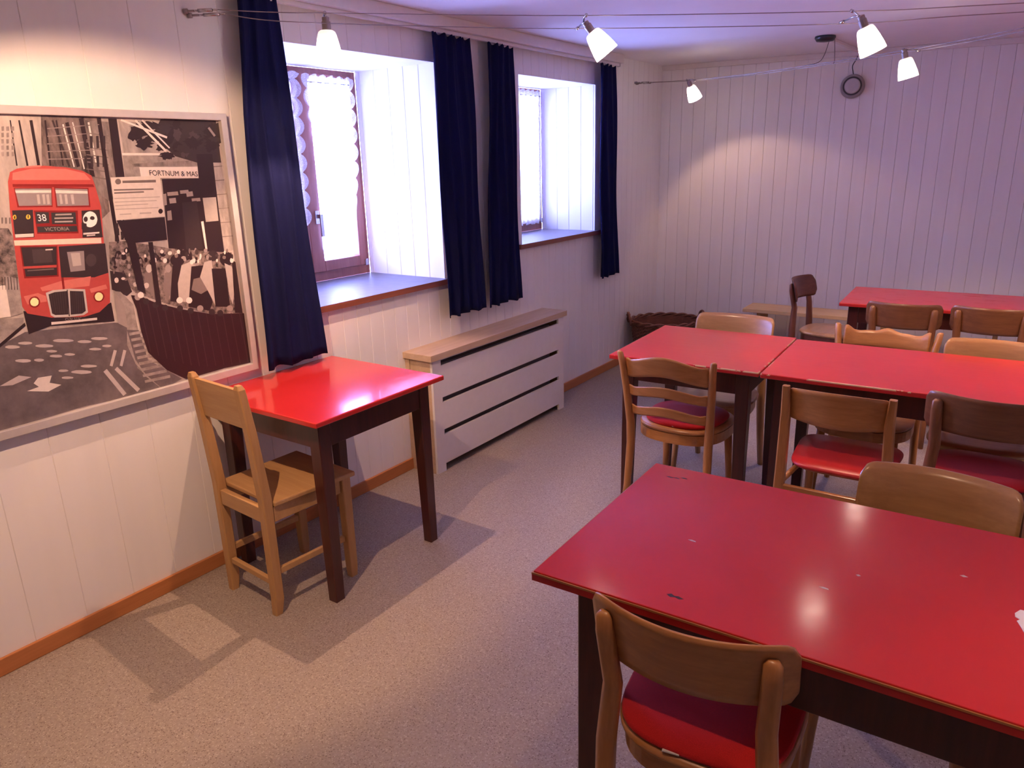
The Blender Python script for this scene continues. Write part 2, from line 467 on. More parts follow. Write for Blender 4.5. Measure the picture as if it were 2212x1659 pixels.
def curtain(label, x0, zt, zb, top, mid, bot, folds, seed, amp=.026):
    rnd = random.Random(seed); ph = [rnd.uniform(-.5, .5) for _ in range(4)]
    bm = B(); nu, nv = folds*12, 36
    def lerp3(a, m, b, v):
        return a+(m-a)*v/.3 if v < .3 else m+(b-m)*(v-.3)/.7
    def P(u, v):
        y0 = lerp3(top[0], mid[0], bot[0], v); y1 = lerp3(top[1], mid[1], bot[1], v)
        s = u + .018*sin(5*u*pi+ph[0]+2*v)
        k = 2*pi*folds*s+ph[1]
        a = amp*(.55+.45*v)
        x = x0 + a*(sin(k)*(.75+.25*sin(2.3*u*pi+ph[2]))+.22*sin(2*k+ph[2])+.12*sin(5.1*u*pi+ph[0])) + .007*sin(2.6*v*pi+6*u+ph[3])
        y = y0+(y1-y0)*u + .010*cos(k)*(.3+.7*v)
        z = zt+(zb-zt)*v
        if v > .97: z += .006*sin(k*.5)
        if v == 0: z += .006*sin(2*k)
        return (x, y, z)
    V = [[bm.verts.new(P(i/nu, j/nv)) for j in range(nv+1)] for i in range(nu+1)]
    for i in range(nu):
        for j in range(nv): bm.faces.new((V[i][j], V[i][j+1], V[i+1][j+1], V[i+1][j]))
    t = thing('curtain', label, 'curtain', (0, 0, 0), group='navy window curtains')
    c = obj('curtain_cloth', bm, NAVY, t, smooth=True)
    s = c.modifiers.new('thickness', 'SOLIDIFY'); s.thickness = .003; s.offset = 0
    n = max(3, folds)
    for q in range(n):
        y = top[0]+(top[1]-top[0])*(q+.35)/n
        bm = B(); tube(bm, [(x0-.01, y, zt-.012), (x0-.012, y, min(zt+.006, 2.222)), (.05, y, 2.222)], .0022, 6); obj('curtain_hook', bm, STEEL, t)
    return t
curtain('navy curtain beside the framed bus poster, hem just above the small red table', .070, 2.236, .785, (1.915, 2.09), (1.872, 2.11), (1.83, 2.165), 3, 3, .022)
curtain('navy curtain hanging over the radiator cover on the side of the window with visible handle', .07, 2.206, .79, (3.005, 3.305), (3.005, 3.325), (3.01, 3.36), 4, 8, .022)
curtain('navy curtain over the radiator cover, on the side of the far window', .07, 2.206, .785, (3.465, 3.71), (3.44, 3.715), (3.37, 3.745), 4, 12, .022)
curtain('lone navy curtain between the far window and the corner of the room', .065, 2.208, .76, (4.745, 4.965), (4.735, 4.985), (4.75, 5.06), 3, 21, .024)
t = thing('curtain_rail', 'thin white curtain track under the cornice board above both windows', 'curtain rail', (0, 0, 0))
bm = B(); box(bm, .040, 1.6, 2.214, .060, 5.04, 2.232); obj('track', bm, TRIMW, t, bevel=.002)
bm = B(); box(bm, .038, 5.04, 2.212, .062, 5.052, 2.232); obj('end_stop', bm, GREYP, t, bevel=.002)

# ---------------------------------------------------------------- framed poster
PY0, PY1, PZ0, PZ1 = .445, 1.803, .822, 1.772
TONES = dict(blind=(.035, .03, .032), bus_dark=(.20, .012, .010), bus_light=(.53, .15, .125), bus_red=(.40, .058, .050), chrome=(.46, .42, .40), coat=(.17, .13, .125),
    coatlight=(.38, .33, .31), cream=(.66, .54, .44), crowd=(.11, .085, .08), eye_yellow=(.6, .42, .05), facade_dark=(.12, .09, .085), facade_light=(.42, .36, .34),
    facade_mid=(.27, .22, .21), glass=(.24, .20, .21), glass_lit=(.40, .35, .34), ink=(.022, .011, .013), lamp_yellow=(.85, .74, .38), leafgrey=(.055, .038, .04), mid=(.27, .22, .21),
    pale=(.62, .55, .52), pavement=(.32, .27, .26), rail=(.026, .009, .012), rail_lit=(.045, .02, .024), road=(.145, .115, .125), shade=(.14, .11, .105), shop=(.33, .28, .26),
    signboard=(.56, .50, .46), signgrey=(.33, .29, .27), signline=(.36, .31, .29), skin=(.46, .40, .38), soft_black=(.032, .02, .022), stripe=(.42, .36, .36), white=(.80, .76, .73), paperbase=(.50, .43, .40))
NOISY = dict(crowd=(46, .02, .36), facade_dark=(26, .04, .30), facade_mid=(22, .10, .40), facade_light=(20, .20, .52), road=(12, .10, .19), paperbase=(14, .30, .60), shop=(30, .22, .40), pavement=(30, .22, .42))
def print_mat(n):
    c = tuple(min(.9, k*1.22) for k in TONES[n])
    if n in NOISY:
        s, lo, hi = NOISY[n]; m = N('print_'+n); f = m.noise(m.coord((1, s, s*(.35 if 'facade' in n or n == 'paperbase' else 1))), 1.0, 6, .65)
        k = [x/max(c) for x in c]
        m.set(Base_Color=m.ramp(f, [(.32, tuple(lo*x for x in k)), (.68, tuple(hi*x for x in k))]), Roughness=.42); return m.m
    return plain('print_'+n, c, .42, var=.05, scale=60)
def clip(pts):
    def side(P, ax, v, keep_hi):
        out = []
        for i in range(len(P)):
            a, b = P[i-1], P[i]; ia = (a[ax] >= v) == keep_hi or a[ax] == v; ib = (b[ax] >= v) == keep_hi or b[ax] == v
            if ia != ib:
                q = (v-a[ax])/(b[ax]-a[ax]); out.append((a[0]+(b[0]-a[0])*q, a[1]+(b[1]-a[1])*q))
            if ib: out.append(b)
        return out
    for ax, v, k in ((0, PY0, True), (0, PY1, False), (1, PZ0, True), (1, PZ1, False)):
        pts = side(pts, ax, v, k)
        if len(pts) < 3: return []
    return pts
PRINT = """
facade_dark:1176,1776 1356,1772 1335,1468 1302,1443 1297,1567 1262,1602 1148,1618
facade_mid:1299,1761 1403,1757 1382,1564 1348,1496 1310,1526 1299,1581
ink:1107,1755 1104,1621 1110,1622 1112,1756
ink:1139,1756 1135,1621 1144,1622 1148,1757
ink:1083,1755 1075,1622 1079,1623 1087,1755
ink:1182,1757 1171,1620 1177,1621 1188,1758
ink:1216,1758 1210,1620 1215,1620 1221,1759
ink:1244,1751 1254,1614 1265,1617 1255,1754
soft_black:1204,1757 1228,1615 1235,1617 1210,1759
ink:1289,1765 1292,1580 1307,1582 1304,1769
pale:1234,1746 1244,1615 1248,1616 1239,1747
pale:1315,1754 1316,1628 1321,1628 1321,1755
pale:1266,1753 1275,1608 1279,1609 1269,1754
shade:1305,1720 1376,1711 1377,1714 1306,1723
shade:1300,1697 1372,1688 1373,1691 1301,1701
shade:1296,1675 1368,1664 1369,1668 1297,1678
shade:1292,1652 1363,1641 1364,1645 1293,1655
shade:1287,1629 1359,1618 1360,1621 1289,1633
shade:1283,1607 1355,1595 1356,1598 1284,1610
shade:1279,1584 1350,1571 1352,1575 1280,1587
ink:1347,1767 1340,1530 1354,1532 1361,1770
ink:1340,1530 1337,1353 1350,1354 1353,1532
facade_light:1418,1764 1537,1753 1552,1653 1419,1647
ink:1385,1768 1414,1768 1407,1578 1376,1579
facade_mid:1029,1736 1036,1736 1034,1724 1027,1723
facade_mid:1025,1718 1032,1718 1030,1706 1023,1705
facade_mid:1022,1699 1029,1700 1027,1687 1020,1687
facade_mid:1018,1681 1025,1682 1023,1669 1016,1669
facade_mid:1014,1663 1021,1664 1019,1651 1012,1651
shade:1003,1472 1008,1472 1004,1454 1000,1454
facade_mid:1043,1736 1050,1737 1048,1724 1041,1723
facade_mid:1039,1718 1046,1718 1044,1706 1037,1705
facade_mid:1035,1700 1042,1700 1040,1688 1033,1687
facade_mid:1032,1681 1039,1682 1037,1669 1030,1669
facade_mid:1028,1663 1035,1664 1033,1651 1026,1650
shade:1013,1471 1018,1471 1015,1453 1010,1453
facade_mid:1057,1736 1064,1737 1062,1724 1055,1723
facade_mid:1053,1718 1060,1719 1058,1706 1051,1705
facade_mid:1049,1700 1056,1700 1054,1688 1047,1687
facade_mid:1045,1681 1052,1682 1050,1669 1043,1669
facade_mid:1042,1663 1049,1664 1047,1651 1040,1650
shade:1024,1470 1028,1470 1025,1452 1021,1452
facade_mid:1070,1736 1078,1737 1076,1724 1068,1724
facade_mid:1067,1718 1074,1719 1072,1706 1065,1705
facade_mid:1063,1700 1070,1700 1068,1688 1061,1687
facade_mid:1059,1681 1066,1682 1064,1669 1057,1669
facade_mid:1056,1663 1063,1664 1061,1651 1054,1650
shade:1034,1469 1039,1470 1036,1451 1031,1451
facade_mid:1084,1737 1092,1737 1090,1725 1082,1724
facade_mid:1081,1718 1088,1719 1086,1706 1079,1705
facade_mid:1077,1700 1084,1701 1082,1688 1075,1687
facade_mid:1073,1681 1081,1682 1079,1669 1071,1669
facade_mid:1070,1663 1077,1664 1075,1651 1068,1650
shade:1045,1469 1050,1469 1047,1450 1042,1450
facade_mid:1186,1731 1351,1747 1352,1750 1186,1734
facade_mid:1182,1708 1346,1721 1347,1723 1182,1711
facade_mid:1177,1685 1341,1694 1342,1697 1177,1688
facade_mid:1173,1662 1336,1667 1337,1670 1173,1665
facade_mid:1168,1639 1331,1640 1332,1643 1168,1642
soft_black:1293,1711 1302,1712 1297,1674 1288,1673
soft_black:1284,1649 1293,1649 1288,1615 1280,1615
soft_black:1313,1712 1323,1712 1317,1674 1308,1673
soft_black:1304,1648 1312,1649 1308,1615 1299,1614
soft_black:1334,1712 1343,1713 1338,1674 1329,1673
soft_black:1323,1648 1332,1649 1327,1614 1319,1614
soft_black:1355,1712 1365,1713 1359,1674 1350,1673
soft_black:1343,1648 1351,1649 1347,1614 1338,1613
shop:1414,1659 1699,1656 1690,1553 1407,1571
pale:1412,1658 1698,1655 1697,1648 1412,1650
facade_mid:1441,1622 1699,1631 1695,1611 1444,1612
pale:1465,1610 1699,1607 1693,1567 1465,1574
ink:1541,1568 1706,1565 1687,1285 1524,1304
mid:1553,1521 1595,1522 1596,1509 1553,1508
mid:1604,1525 1638,1526 1639,1514 1604,1513
mid:1557,1499 1583,1500 1583,1482 1557,1481
mid:1628,1518 1654,1520 1655,1503 1628,1501
mid:1646,1494 1681,1495 1682,1483 1646,1482
mid:1536,1515 1549,1517 1545,1477 1531,1475
mid:1640,1463 1660,1465 1655,1416 1635,1414
mid:1542,1455 1558,1457 1556,1423 1538,1422
soft_black:1605,1481 1666,1485 1663,1304 1593,1308
pale:1671,1408 1687,1409 1690,1305 1673,1301
facade_light:1750,1617 1793,1627 1796,1288 1752,1291
shade:1753,1604 1794,1606 1795,1609 1753,1607
shade:1753,1553 1795,1554 1796,1558 1753,1556
shade:1753,1501 1797,1502 1797,1505 1753,1504
shade:1752,1449 1798,1449 1798,1452 1753,1452
shade:1752,1396 1799,1395 1799,1398 1753,1399
shade:1752,1342 1800,1341 1800,1344 1753,1345
soft_black:1572,1771 1793,1774 1792,1620 1689,1622 1607,1645 1565,1682 1531,1717
ink:1638,1673 1642,1669 1636,1667 1637,1664 1638,1665 1632,1666 1624,1663 1618,1664 1612,1660 1602,1661 1604,1664 1602,1668 1602,1671 1601,1673 1594,1676 1596,1676 1608,1681 1612,1684 1617,1683 1621,1684 1626,1682 1634,1680 1638,1685 1642,1681 1648,1677 1649,1675
ink:1725,1709 1719,1705 1724,1700 1715,1697 1717,1699 1711,1696 1703,1694 1699,1688 1696,1692 1693,1697 1690,1700 1684,1699 1680,1704 1690,1708 1681,1711 1691,1716 1695,1719 1696,1721 1701,1726 1704,1725 1708,1721 1715,1719 1714,1723 1722,1722 1724,1716 1725,1712
ink:1626,1697 1609,1693 1602,1690 1602,1684 1605,1684 1591,1685 1587,1685 1580,1678 1576,1687 1562,1684 1554,1687 1551,1689 1551,1692 1556,1696 1564,1701 1554,1705 1568,1707 1568,1710 1575,1711 1585,1713 1592,1716 1601,1706 1611,1713 1612,1703 1621,1702 1625,1701
ink:1780,1677 1786,1674 1772,1669 1770,1667 1771,1664 1761,1666 1757,1664 1749,1657 1742,1659 1734,1664 1739,1665 1737,1669 1733,1672 1737,1677 1724,1682 1736,1684 1744,1691 1743,1688 1745,1691 1755,1697 1760,1688 1770,1696 1772,1695 1776,1689 1779,1685 1789,1681
leafgrey:1662,1663 1665,1659 1662,1651 1662,1654 1654,1645 1650,1641 1647,1649 1641,1637 1637,1640 1630,1645 1629,1648 1631,1651 1629,1657 1631,1663 1627,1668 1633,1670 1633,1675 1638,1676 1645,1678 1647,1679 1653,1682 1657,1680 1661,1675 1663,1681 1662,1674 1664,1667
ink:1724,1698 1717,1696 1732,1692 1726,1693 1716,1685 1702,1687 1698,1689 1688,1685 1679,1686 1671,1690 1671,1692 1669,1691 1664,1695 1665,1698 1665,1701 1672,1703 1671,1704 1674,1707 1686,1711 1693,1708 1700,1709 1708,1712 1716,1706 1725,1708 1729,1703 1729,1701
ink:1613,1733 1619,1727 1620,1724 1612,1722 1604,1721 1602,1718 1595,1704 1591,1706 1585,1709 1581,1709 1576,1716 1577,1721 1574,1727 1577,1732 1574,1737 1586,1740 1580,1743 1590,1752 1591,1749 1599,1752 1604,1759 1607,1758 1609,1746 1620,1750 1614,1743 1618,1738
ink:1800,1708 1791,1704 1792,1700 1785,1689 1777,1685 1775,1689 1764,1682 1757,1685 1747,1686 1739,1690 1732,1690 1743,1699 1736,1704 1722,1707 1738,1712 1729,1720 1747,1717 1749,1729 1753,1721 1763,1726 1771,1723 1777,1727 1791,1729 1795,1718 1788,1716 1806,1714
ink:1580,1676 1581,1672 1575,1670 1567,1667 1563,1665 1562,1663 1558,1666 1553,1665 1550,1664 1545,1662 1544,1665 1535,1668 1540,1672 1543,1676 1545,1679 1541,1683 1544,1685 1551,1690 1552,1689 1558,1693 1561,1686 1567,1690 1571,1683 1574,1683 1571,1682 1571,1680
soft_black:1644,1692 1644,1686 1638,1680 1638,1681 1632,1677 1628,1666 1624,1673 1616,1676 1611,1666 1599,1673 1594,1682 1590,1681 1592,1686 1603,1692 1604,1697 1600,1702 1607,1708 1607,1712 1619,1707 1624,1709 1630,1708 1637,1709 1642,1712 1653,1703 1648,1705 1646,1695
ink:1649,1677 1646,1672 1634,1666 1637,1667 1626,1661 1625,1658 1621,1658 1617,1662 1611,1666 1611,1666 1602,1669 1597,1670 1602,1674 1597,1677 1605,1681 1602,1682 1605,1686 1609,1691 1617,1695 1621,1697 1627,1694 1631,1693 1639,1686 1635,1688 1646,1684 1647,1680
ink:1817,1748 1835,1745 1831,1738 1819,1736 1809,1738 1803,1727 1796,1730 1789,1727 1777,1726 1778,1734 1778,1735 1759,1737 1773,1743 1773,1747 1756,1751 1762,1758 1768,1757 1775,1766 1782,1758 1795,1763 1802,1765 1806,1766 1818,1764 1822,1761 1829,1754 1826,1752
ink:1803,1699 1810,1694 1807,1694 1794,1689 1796,1681 1789,1676 1782,1682 1775,1674 1769,1676 1758,1683 1766,1686 1749,1692 1753,1694 1753,1699 1748,1702 1765,1711 1759,1713 1769,1716 1777,1721 1782,1713 1788,1723 1795,1713 1800,1720 1802,1712 1801,1711 1817,1704
ink:1642,1732 1652,1729 1634,1724 1631,1725 1624,1716 1623,1716 1615,1712 1608,1719 1599,1723 1594,1717 1586,1722 1574,1725 1575,1728 1590,1731 1588,1734 1589,1736 1591,1743 1594,1747 1606,1747 1611,1745 1621,1742 1633,1749 1642,1747 1645,1742 1650,1741 1650,1736
leafgrey:1643,1721 1638,1717 1638,1709 1634,1708 1631,1700 1626,1697 1623,1698 1620,1701 1617,1705 1617,1706 1613,1705 1610,1710 1605,1715 1607,1721 1607,1726 1615,1730 1615,1737 1618,1740 1622,1737 1626,1737 1631,1737 1634,1746 1640,1735 1637,1737 1644,1728 1646,1727
ink:1648,1756 1641,1751 1638,1748 1638,1749 1634,1740 1632,1746 1629,1742 1625,1739 1620,1737 1619,1741 1619,1747 1618,1746 1615,1751 1609,1755 1617,1758 1616,1761 1623,1768 1622,1771 1625,1772 1630,1772 1634,1774 1638,1766 1638,1765 1643,1768 1645,1764 1644,1759
ink:1793,1734 1792,1730 1789,1729 1781,1727 1780,1725 1770,1719 1762,1723 1754,1719 1751,1718 1740,1725 1738,1723 1732,1729 1737,1730 1727,1733 1738,1736 1736,1738 1747,1741 1743,1746 1752,1748 1759,1749 1767,1747 1772,1751 1775,1747 1790,1741 1788,1742 1786,1737
soft_black:1733,1710 1727,1707 1717,1704 1707,1699 1704,1698 1703,1695 1692,1693 1685,1697 1677,1700 1675,1702 1668,1697 1659,1703 1670,1707 1666,1709 1668,1714 1666,1716 1672,1717 1674,1724 1682,1726 1690,1727 1698,1725 1704,1726 1716,1718 1714,1721 1718,1718 1717,1713
leafgrey:1716,1715 1711,1710 1706,1708 1707,1707 1702,1705 1696,1700 1692,1704 1686,1695 1684,1698 1680,1699 1672,1708 1675,1707 1667,1710 1679,1715 1676,1719 1674,1722 1676,1728 1681,1729 1689,1732 1692,1736 1695,1726 1699,1727 1703,1724 1708,1725 1706,1720 1711,1718
soft_black:1680,1672 1681,1667 1680,1665 1664,1659 1669,1657 1652,1655 1647,1654 1639,1660 1626,1655 1623,1657 1622,1662 1614,1667 1605,1668 1610,1672 1621,1675 1619,1677 1626,1685 1623,1683 1636,1683 1643,1684 1652,1685 1658,1683 1673,1684 1669,1682 1681,1680 1670,1677
ink:1610,1713 1615,1709 1610,1704 1607,1698 1604,1696 1598,1692 1594,1697 1588,1693 1582,1698 1579,1698 1574,1696 1571,1702 1566,1708 1565,1712 1572,1716 1583,1720 1579,1724 1582,1726 1590,1738 1596,1740 1602,1739 1603,1733 1608,1729 1616,1729 1611,1720 1610,1719
soft_black:1599,1745 1608,1741 1603,1736 1599,1731 1591,1722 1589,1718 1585,1716 1582,1730 1579,1718 1573,1723 1569,1731 1568,1733 1575,1739 1565,1744 1568,1748 1575,1754 1577,1762 1581,1763 1585,1767 1589,1764 1594,1771 1597,1768 1600,1768 1600,1758 1603,1757 1608,1749
ink:1708,1690 1707,1684 1704,1678 1699,1680 1698,1672 1693,1667 1687,1676 1682,1666 1680,1676 1672,1670 1669,1672 1666,1681 1663,1684 1670,1690 1665,1694 1675,1699 1674,1704 1679,1704 1685,1716 1690,1715 1693,1711 1699,1707 1698,1705 1701,1701 1710,1700 1707,1695
ink:1710,1697 1707,1693 1698,1689 1702,1684 1687,1686 1684,1687 1678,1680 1672,1680 1662,1679 1657,1688 1652,1687 1656,1689 1653,1693 1642,1697 1658,1701 1660,1702 1653,1705 1666,1708 1668,1708 1677,1707 1684,1714 1691,1712 1700,1705 1698,1708 1702,1706 1701,1702
soft_black:1806,1710 1802,1706 1800,1701 1789,1697 1790,1698 1782,1694 1778,1696 1773,1697 1769,1699 1763,1694 1762,1701 1761,1702 1751,1707 1749,1710 1762,1713 1754,1715 1759,1718 1768,1719 1770,1723 1777,1728 1783,1725 1789,1726 1798,1721 1794,1724 1803,1718 1801,1713
ink:1817,1734 1820,1727 1806,1721 1811,1716 1797,1709 1794,1712 1782,1712 1774,1713 1765,1715 1763,1715 1750,1714 1760,1725 1759,1729 1744,1733 1745,1739 1764,1743 1757,1743 1763,1755 1774,1756 1780,1750 1789,1751 1799,1753 1799,1750 1816,1749 1808,1743 1822,1740
ink:1519,1728 1520,1721 1515,1716 1497,1713 1492,1710 1487,1698 1481,1708 1471,1709 1457,1695 1453,1700 1441,1705 1441,1710 1446,1721 1452,1727 1457,1733 1458,1743 1448,1746 1463,1743 1469,1745 1480,1755 1489,1764 1495,1748 1508,1756 1505,1747 1507,1741 1523,1733
ink:1553,1746 1560,1742 1564,1736 1549,1737 1534,1736 1529,1729 1521,1733 1513,1733 1507,1731 1500,1736 1482,1736 1492,1738 1479,1741 1489,1745 1475,1747 1485,1754 1502,1753 1496,1761 1513,1761 1518,1764 1528,1763 1540,1758 1538,1763 1546,1761 1561,1755 1569,1750
ink:1536,1689 1516,1684 1527,1678 1521,1674 1504,1677 1506,1675 1493,1665 1488,1666 1480,1674 1476,1675 1468,1677 1462,1683 1469,1684 1472,1689 1468,1692 1471,1698 1471,1698 1479,1701 1491,1708 1493,1703 1502,1707 1507,1712 1514,1709 1521,1703 1529,1698 1521,1693
ink:1604,1645 1604,1642 1593,1641 1590,1634 1585,1637 1584,1634 1575,1636 1569,1636 1565,1631 1562,1634 1556,1634 1556,1641 1550,1644 1538,1646 1556,1650 1546,1650 1551,1656 1566,1659 1567,1660 1572,1659 1581,1661 1586,1657 1589,1659 1595,1656 1600,1652 1601,1648
ink:1560,1714 1568,1710 1575,1708 1567,1706 1549,1697 1542,1694 1540,1695 1532,1694 1522,1700 1518,1702 1519,1704 1501,1704 1509,1711 1513,1714 1516,1719 1506,1723 1509,1727 1523,1732 1532,1728 1537,1732 1546,1734 1553,1728 1564,1733 1556,1724 1575,1721 1573,1719
ink:1492,1714 1489,1711 1488,1706 1478,1701 1473,1701 1474,1698 1468,1697 1465,1702 1458,1696 1456,1705 1450,1701 1454,1708 1448,1710 1454,1713 1457,1718 1458,1723 1455,1724 1460,1725 1464,1728 1470,1729 1475,1732 1476,1730 1481,1724 1480,1723 1484,1719 1491,1718
pale:1426,1762 1584,1706 1587,1713 1429,1768
pale:1475,1763 1570,1661 1577,1666 1481,1768
pale:1500,1764 1587,1672 1591,1675 1505,1768
mid:1754,1744 1776,1714 1784,1719 1762,1749
ink:1692,1652 1758,1652 1754,1472 1752,1270 1681,1278 1682,1476
crowd:1313,1367 1376,1365 1527,1323 1698,1292 1785,1279 1800,1020 1659,1054 1492,1120 1374,1182 1325,1253 1300,1278
soft_black:1299,1271 1349,1257 1363,1188 1342,1176 1294,1206
ink:1349,1324 1345,1317 1340,1314 1333,1315 1329,1319 1328,1326 1331,1332 1337,1335 1343,1335 1348,1330
ink:1365,1311 1362,1304 1356,1301 1350,1302 1345,1306 1344,1313 1348,1319 1353,1322 1360,1322 1364,1317
ink:1380,1331 1377,1325 1371,1322 1365,1322 1360,1327 1359,1333 1363,1339 1368,1343 1375,1342 1379,1338
ink:1411,1309 1408,1303 1402,1299 1395,1300 1391,1305 1390,1311 1393,1318 1399,1321 1406,1320 1410,1316
ink:1420,1293 1417,1287 1411,1283 1404,1284 1399,1289 1398,1296 1402,1302 1408,1305 1414,1304 1419,1300
ink:1484,1293 1481,1287 1474,1283 1468,1284 1463,1289 1462,1296 1465,1302 1471,1305 1478,1305 1483,1300
ink:1511,1305 1508,1299 1501,1295 1494,1296 1489,1301 1488,1308 1492,1314 1498,1318 1505,1317 1510,1312
ink:1579,1309 1576,1303 1569,1299 1562,1300 1557,1305 1556,1312 1559,1318 1566,1322 1573,1321 1578,1316
ink:1466,1280 1462,1274 1456,1270 1449,1271 1444,1276 1443,1283 1447,1289 1453,1292 1460,1291 1465,1287
mid:1351,1294 1348,1288 1343,1286 1338,1289 1337,1296 1341,1301 1346,1303 1350,1300
mid:1374,1276 1371,1270 1366,1268 1362,1271 1361,1278 1364,1284 1369,1286 1373,1283
mid:1334,1303 1331,1297 1326,1295 1321,1299 1321,1305 1324,1311 1329,1313 1333,1310
mid:1392,1289 1389,1283 1383,1281 1379,1284 1378,1291 1381,1296 1387,1298 1391,1295
skin:1451,1259 1448,1252 1442,1247 1436,1245 1431,1248 1427,1254 1427,1262 1430,1269 1435,1274 1441,1275 1447,1273 1450,1267
coat:1421,1248 1452,1243 1457,1181 1443,1144 1410,1211
mid:1522,1250 1519,1242 1514,1237 1508,1236 1503,1239 1500,1245 1499,1253 1502,1260 1507,1265 1513,1266 1519,1264 1522,1257
coat:1496,1237 1522,1234 1515,1180 1486,1129 1479,1185
ink:1580,1274 1576,1264 1566,1257 1554,1254 1541,1256 1531,1261 1524,1270 1523,1281 1528,1290 1537,1297 1549,1300 1562,1299 1572,1293 1579,1284
ink:1529,1260 1571,1255 1535,1121 1498,1131
ink:1614,1290 1610,1281 1602,1275 1592,1272 1582,1273 1573,1278 1567,1286 1566,1295 1570,1303 1578,1310 1588,1313 1599,1311 1608,1306 1613,1299
coatlight:1565,1256 1617,1269 1625,1236 1578,1114 1532,1125 1539,1192
mid:1647,1262 1644,1254 1637,1249 1629,1247 1621,1248 1613,1252 1609,1259 1609,1266 1612,1274 1618,1279 1626,1281 1635,1280 1642,1276 1646,1270
ink:1604,1247 1653,1245 1671,1098 1652,1068 1567,1099
coat:1605,1199 1642,1202 1661,1150 1627,1138 1590,1160
soft_black:1723,1273 1718,1263 1708,1256 1696,1255 1685,1259 1677,1268 1676,1279 1681,1289 1691,1295 1703,1297 1714,1293 1722,1284
coatlight:1660,1256 1692,1260 1692,1203 1682,1079 1659,1142 1633,1203
ink:1788,1253 1783,1241 1773,1233 1760,1229 1747,1231 1736,1237 1729,1248 1728,1260 1733,1272 1742,1280 1755,1284 1769,1283 1780,1276 1787,1266
coatlight:1746,1242 1777,1225 1784,1165 1758,1075 1749,1111 1748,1195
ink:1687,1228 1747,1221 1745,1068 1680,1080
ink:1781,1250 1796,1240 1797,1033 1763,1040
skin:1428,1201 1426,1196 1422,1193 1416,1192 1412,1194 1409,1199 1408,1204 1410,1208 1415,1211 1420,1212 1425,1210 1428,1206
skin:1387,1210 1385,1207 1382,1204 1377,1204 1373,1205 1371,1209 1371,1213 1372,1217 1376,1219 1380,1220 1384,1218 1387,1215
soft_black:1325,1308 1322,1302 1317,1300 1313,1303 1312,1309 1315,1315 1320,1317 1324,1314
mid:1416,1289 1414,1283 1410,1281 1408,1284 1408,1290 1410,1297 1414,1299 1416,1296
pale:1556,1296 1554,1292 1549,1290 1545,1293 1544,1297 1547,1301 1551,1302 1555,1300
pale:1600,1286 1597,1281 1593,1279 1589,1282 1588,1287 1591,1292 1595,1293 1599,1291
mid:1588,1275 1585,1270 1580,1269 1576,1272 1575,1276 1578,1281 1582,1282 1587,1280
mid:1686,1278 1684,1273 1681,1271 1678,1273 1678,1279 1680,1284 1683,1286 1685,1283
pale:1406,1263 1404,1258 1400,1256 1396,1259 1396,1264 1398,1269 1402,1271 1406,1268
ink:1683,1275 1679,1269 1673,1267 1667,1271 1665,1277 1669,1282 1676,1284 1681,1281
mid:1407,1287 1404,1280 1401,1278 1400,1281 1400,1287 1402,1294 1405,1296 1407,1293
coat:1354,1233 1352,1230 1347,1229 1343,1231 1342,1235 1345,1239 1349,1240 1353,1237
pale:1790,1248 1786,1241 1779,1238 1773,1242 1772,1250 1776,1257 1782,1259 1788,1255
soft_black:1404,1261 1402,1255 1398,1253 1395,1256 1395,1262 1398,1268 1401,1270 1404,1267
soft_black:1400,1324 1397,1317 1393,1315 1389,1318 1388,1325 1391,1331 1396,1334 1400,1330
mid:1377,1301 1374,1295 1369,1293 1366,1296 1365,1303 1368,1310 1373,1312 1377,1308
coat:1414,1290 1411,1286 1408,1284 1405,1286 1405,1291 1407,1296 1410,1297 1413,1295
soft_black:1495,1287 1492,1280 1486,1278 1481,1282 1480,1289 1484,1296 1490,1298 1494,1294
coat:1354,1289 1351,1284 1346,1282 1342,1285 1341,1291 1344,1296 1349,1298 1354,1295
leafgrey:1384,1274 1381,1269 1377,1267 1374,1270 1373,1275 1376,1280 1380,1282 1383,1279
coat:1486,1318 1484,1314 1480,1313 1476,1315 1475,1319 1478,1323 1482,1324 1486,1322
soft_black:1599,1293 1595,1287 1590,1284 1586,1288 1585,1295 1588,1301 1593,1303 1598,1300
mid:1635,1263 1633,1258 1628,1257 1625,1259 1624,1264 1627,1269 1631,1270 1634,1268
coat:1337,1320 1336,1316 1333,1315 1331,1317 1331,1321 1333,1325 1335,1326 1337,1324
ink:1575,1281 1572,1278 1566,1277 1560,1279 1558,1283 1561,1287 1568,1288 1573,1286
pale:1568,1306 1565,1300 1559,1299 1555,1302 1554,1308 1557,1313 1562,1315 1567,1312
leafgrey:1630,1278 1628,1274 1623,1273 1619,1275 1618,1279 1620,1282 1625,1283 1629,1281
pale:1616,1262 1613,1256 1606,1254 1601,1257 1600,1264 1604,1271 1610,1273 1615,1270
coat:1347,1312 1345,1306 1341,1304 1337,1307 1337,1314 1340,1320 1344,1322 1347,1319
pale:1504,1314 1501,1309 1496,1307 1491,1310 1490,1315 1493,1320 1498,1322 1503,1319
pale:1323,1234 1320,1228 1314,1226 1309,1229 1308,1237 1311,1243 1317,1245 1322,1242
coat:1315,1266 1313,1260 1310,1258 1309,1261 1309,1266 1311,1272 1313,1274 1315,1271
mid:1455,1284 1453,1280 1451,1279 1449,1281 1448,1285 1450,1289 1453,1290 1455,1288
coat:1696,1276 1694,1272 1690,1271 1687,1273 1686,1277 1688,1280 1692,1281 1695,1279
ink:1329,1316 1327,1310 1324,1308 1323,1311 1323,1316 1325,1322 1327,1324 1329,1322
ink:1327,1280 1324,1276 1318,1275 1314,1277 1312,1282 1315,1286 1321,1287 1325,1284
pale:1758,1282 1756,1277 1752,1275 1750,1277 1749,1283 1751,1288 1755,1290 1758,1287
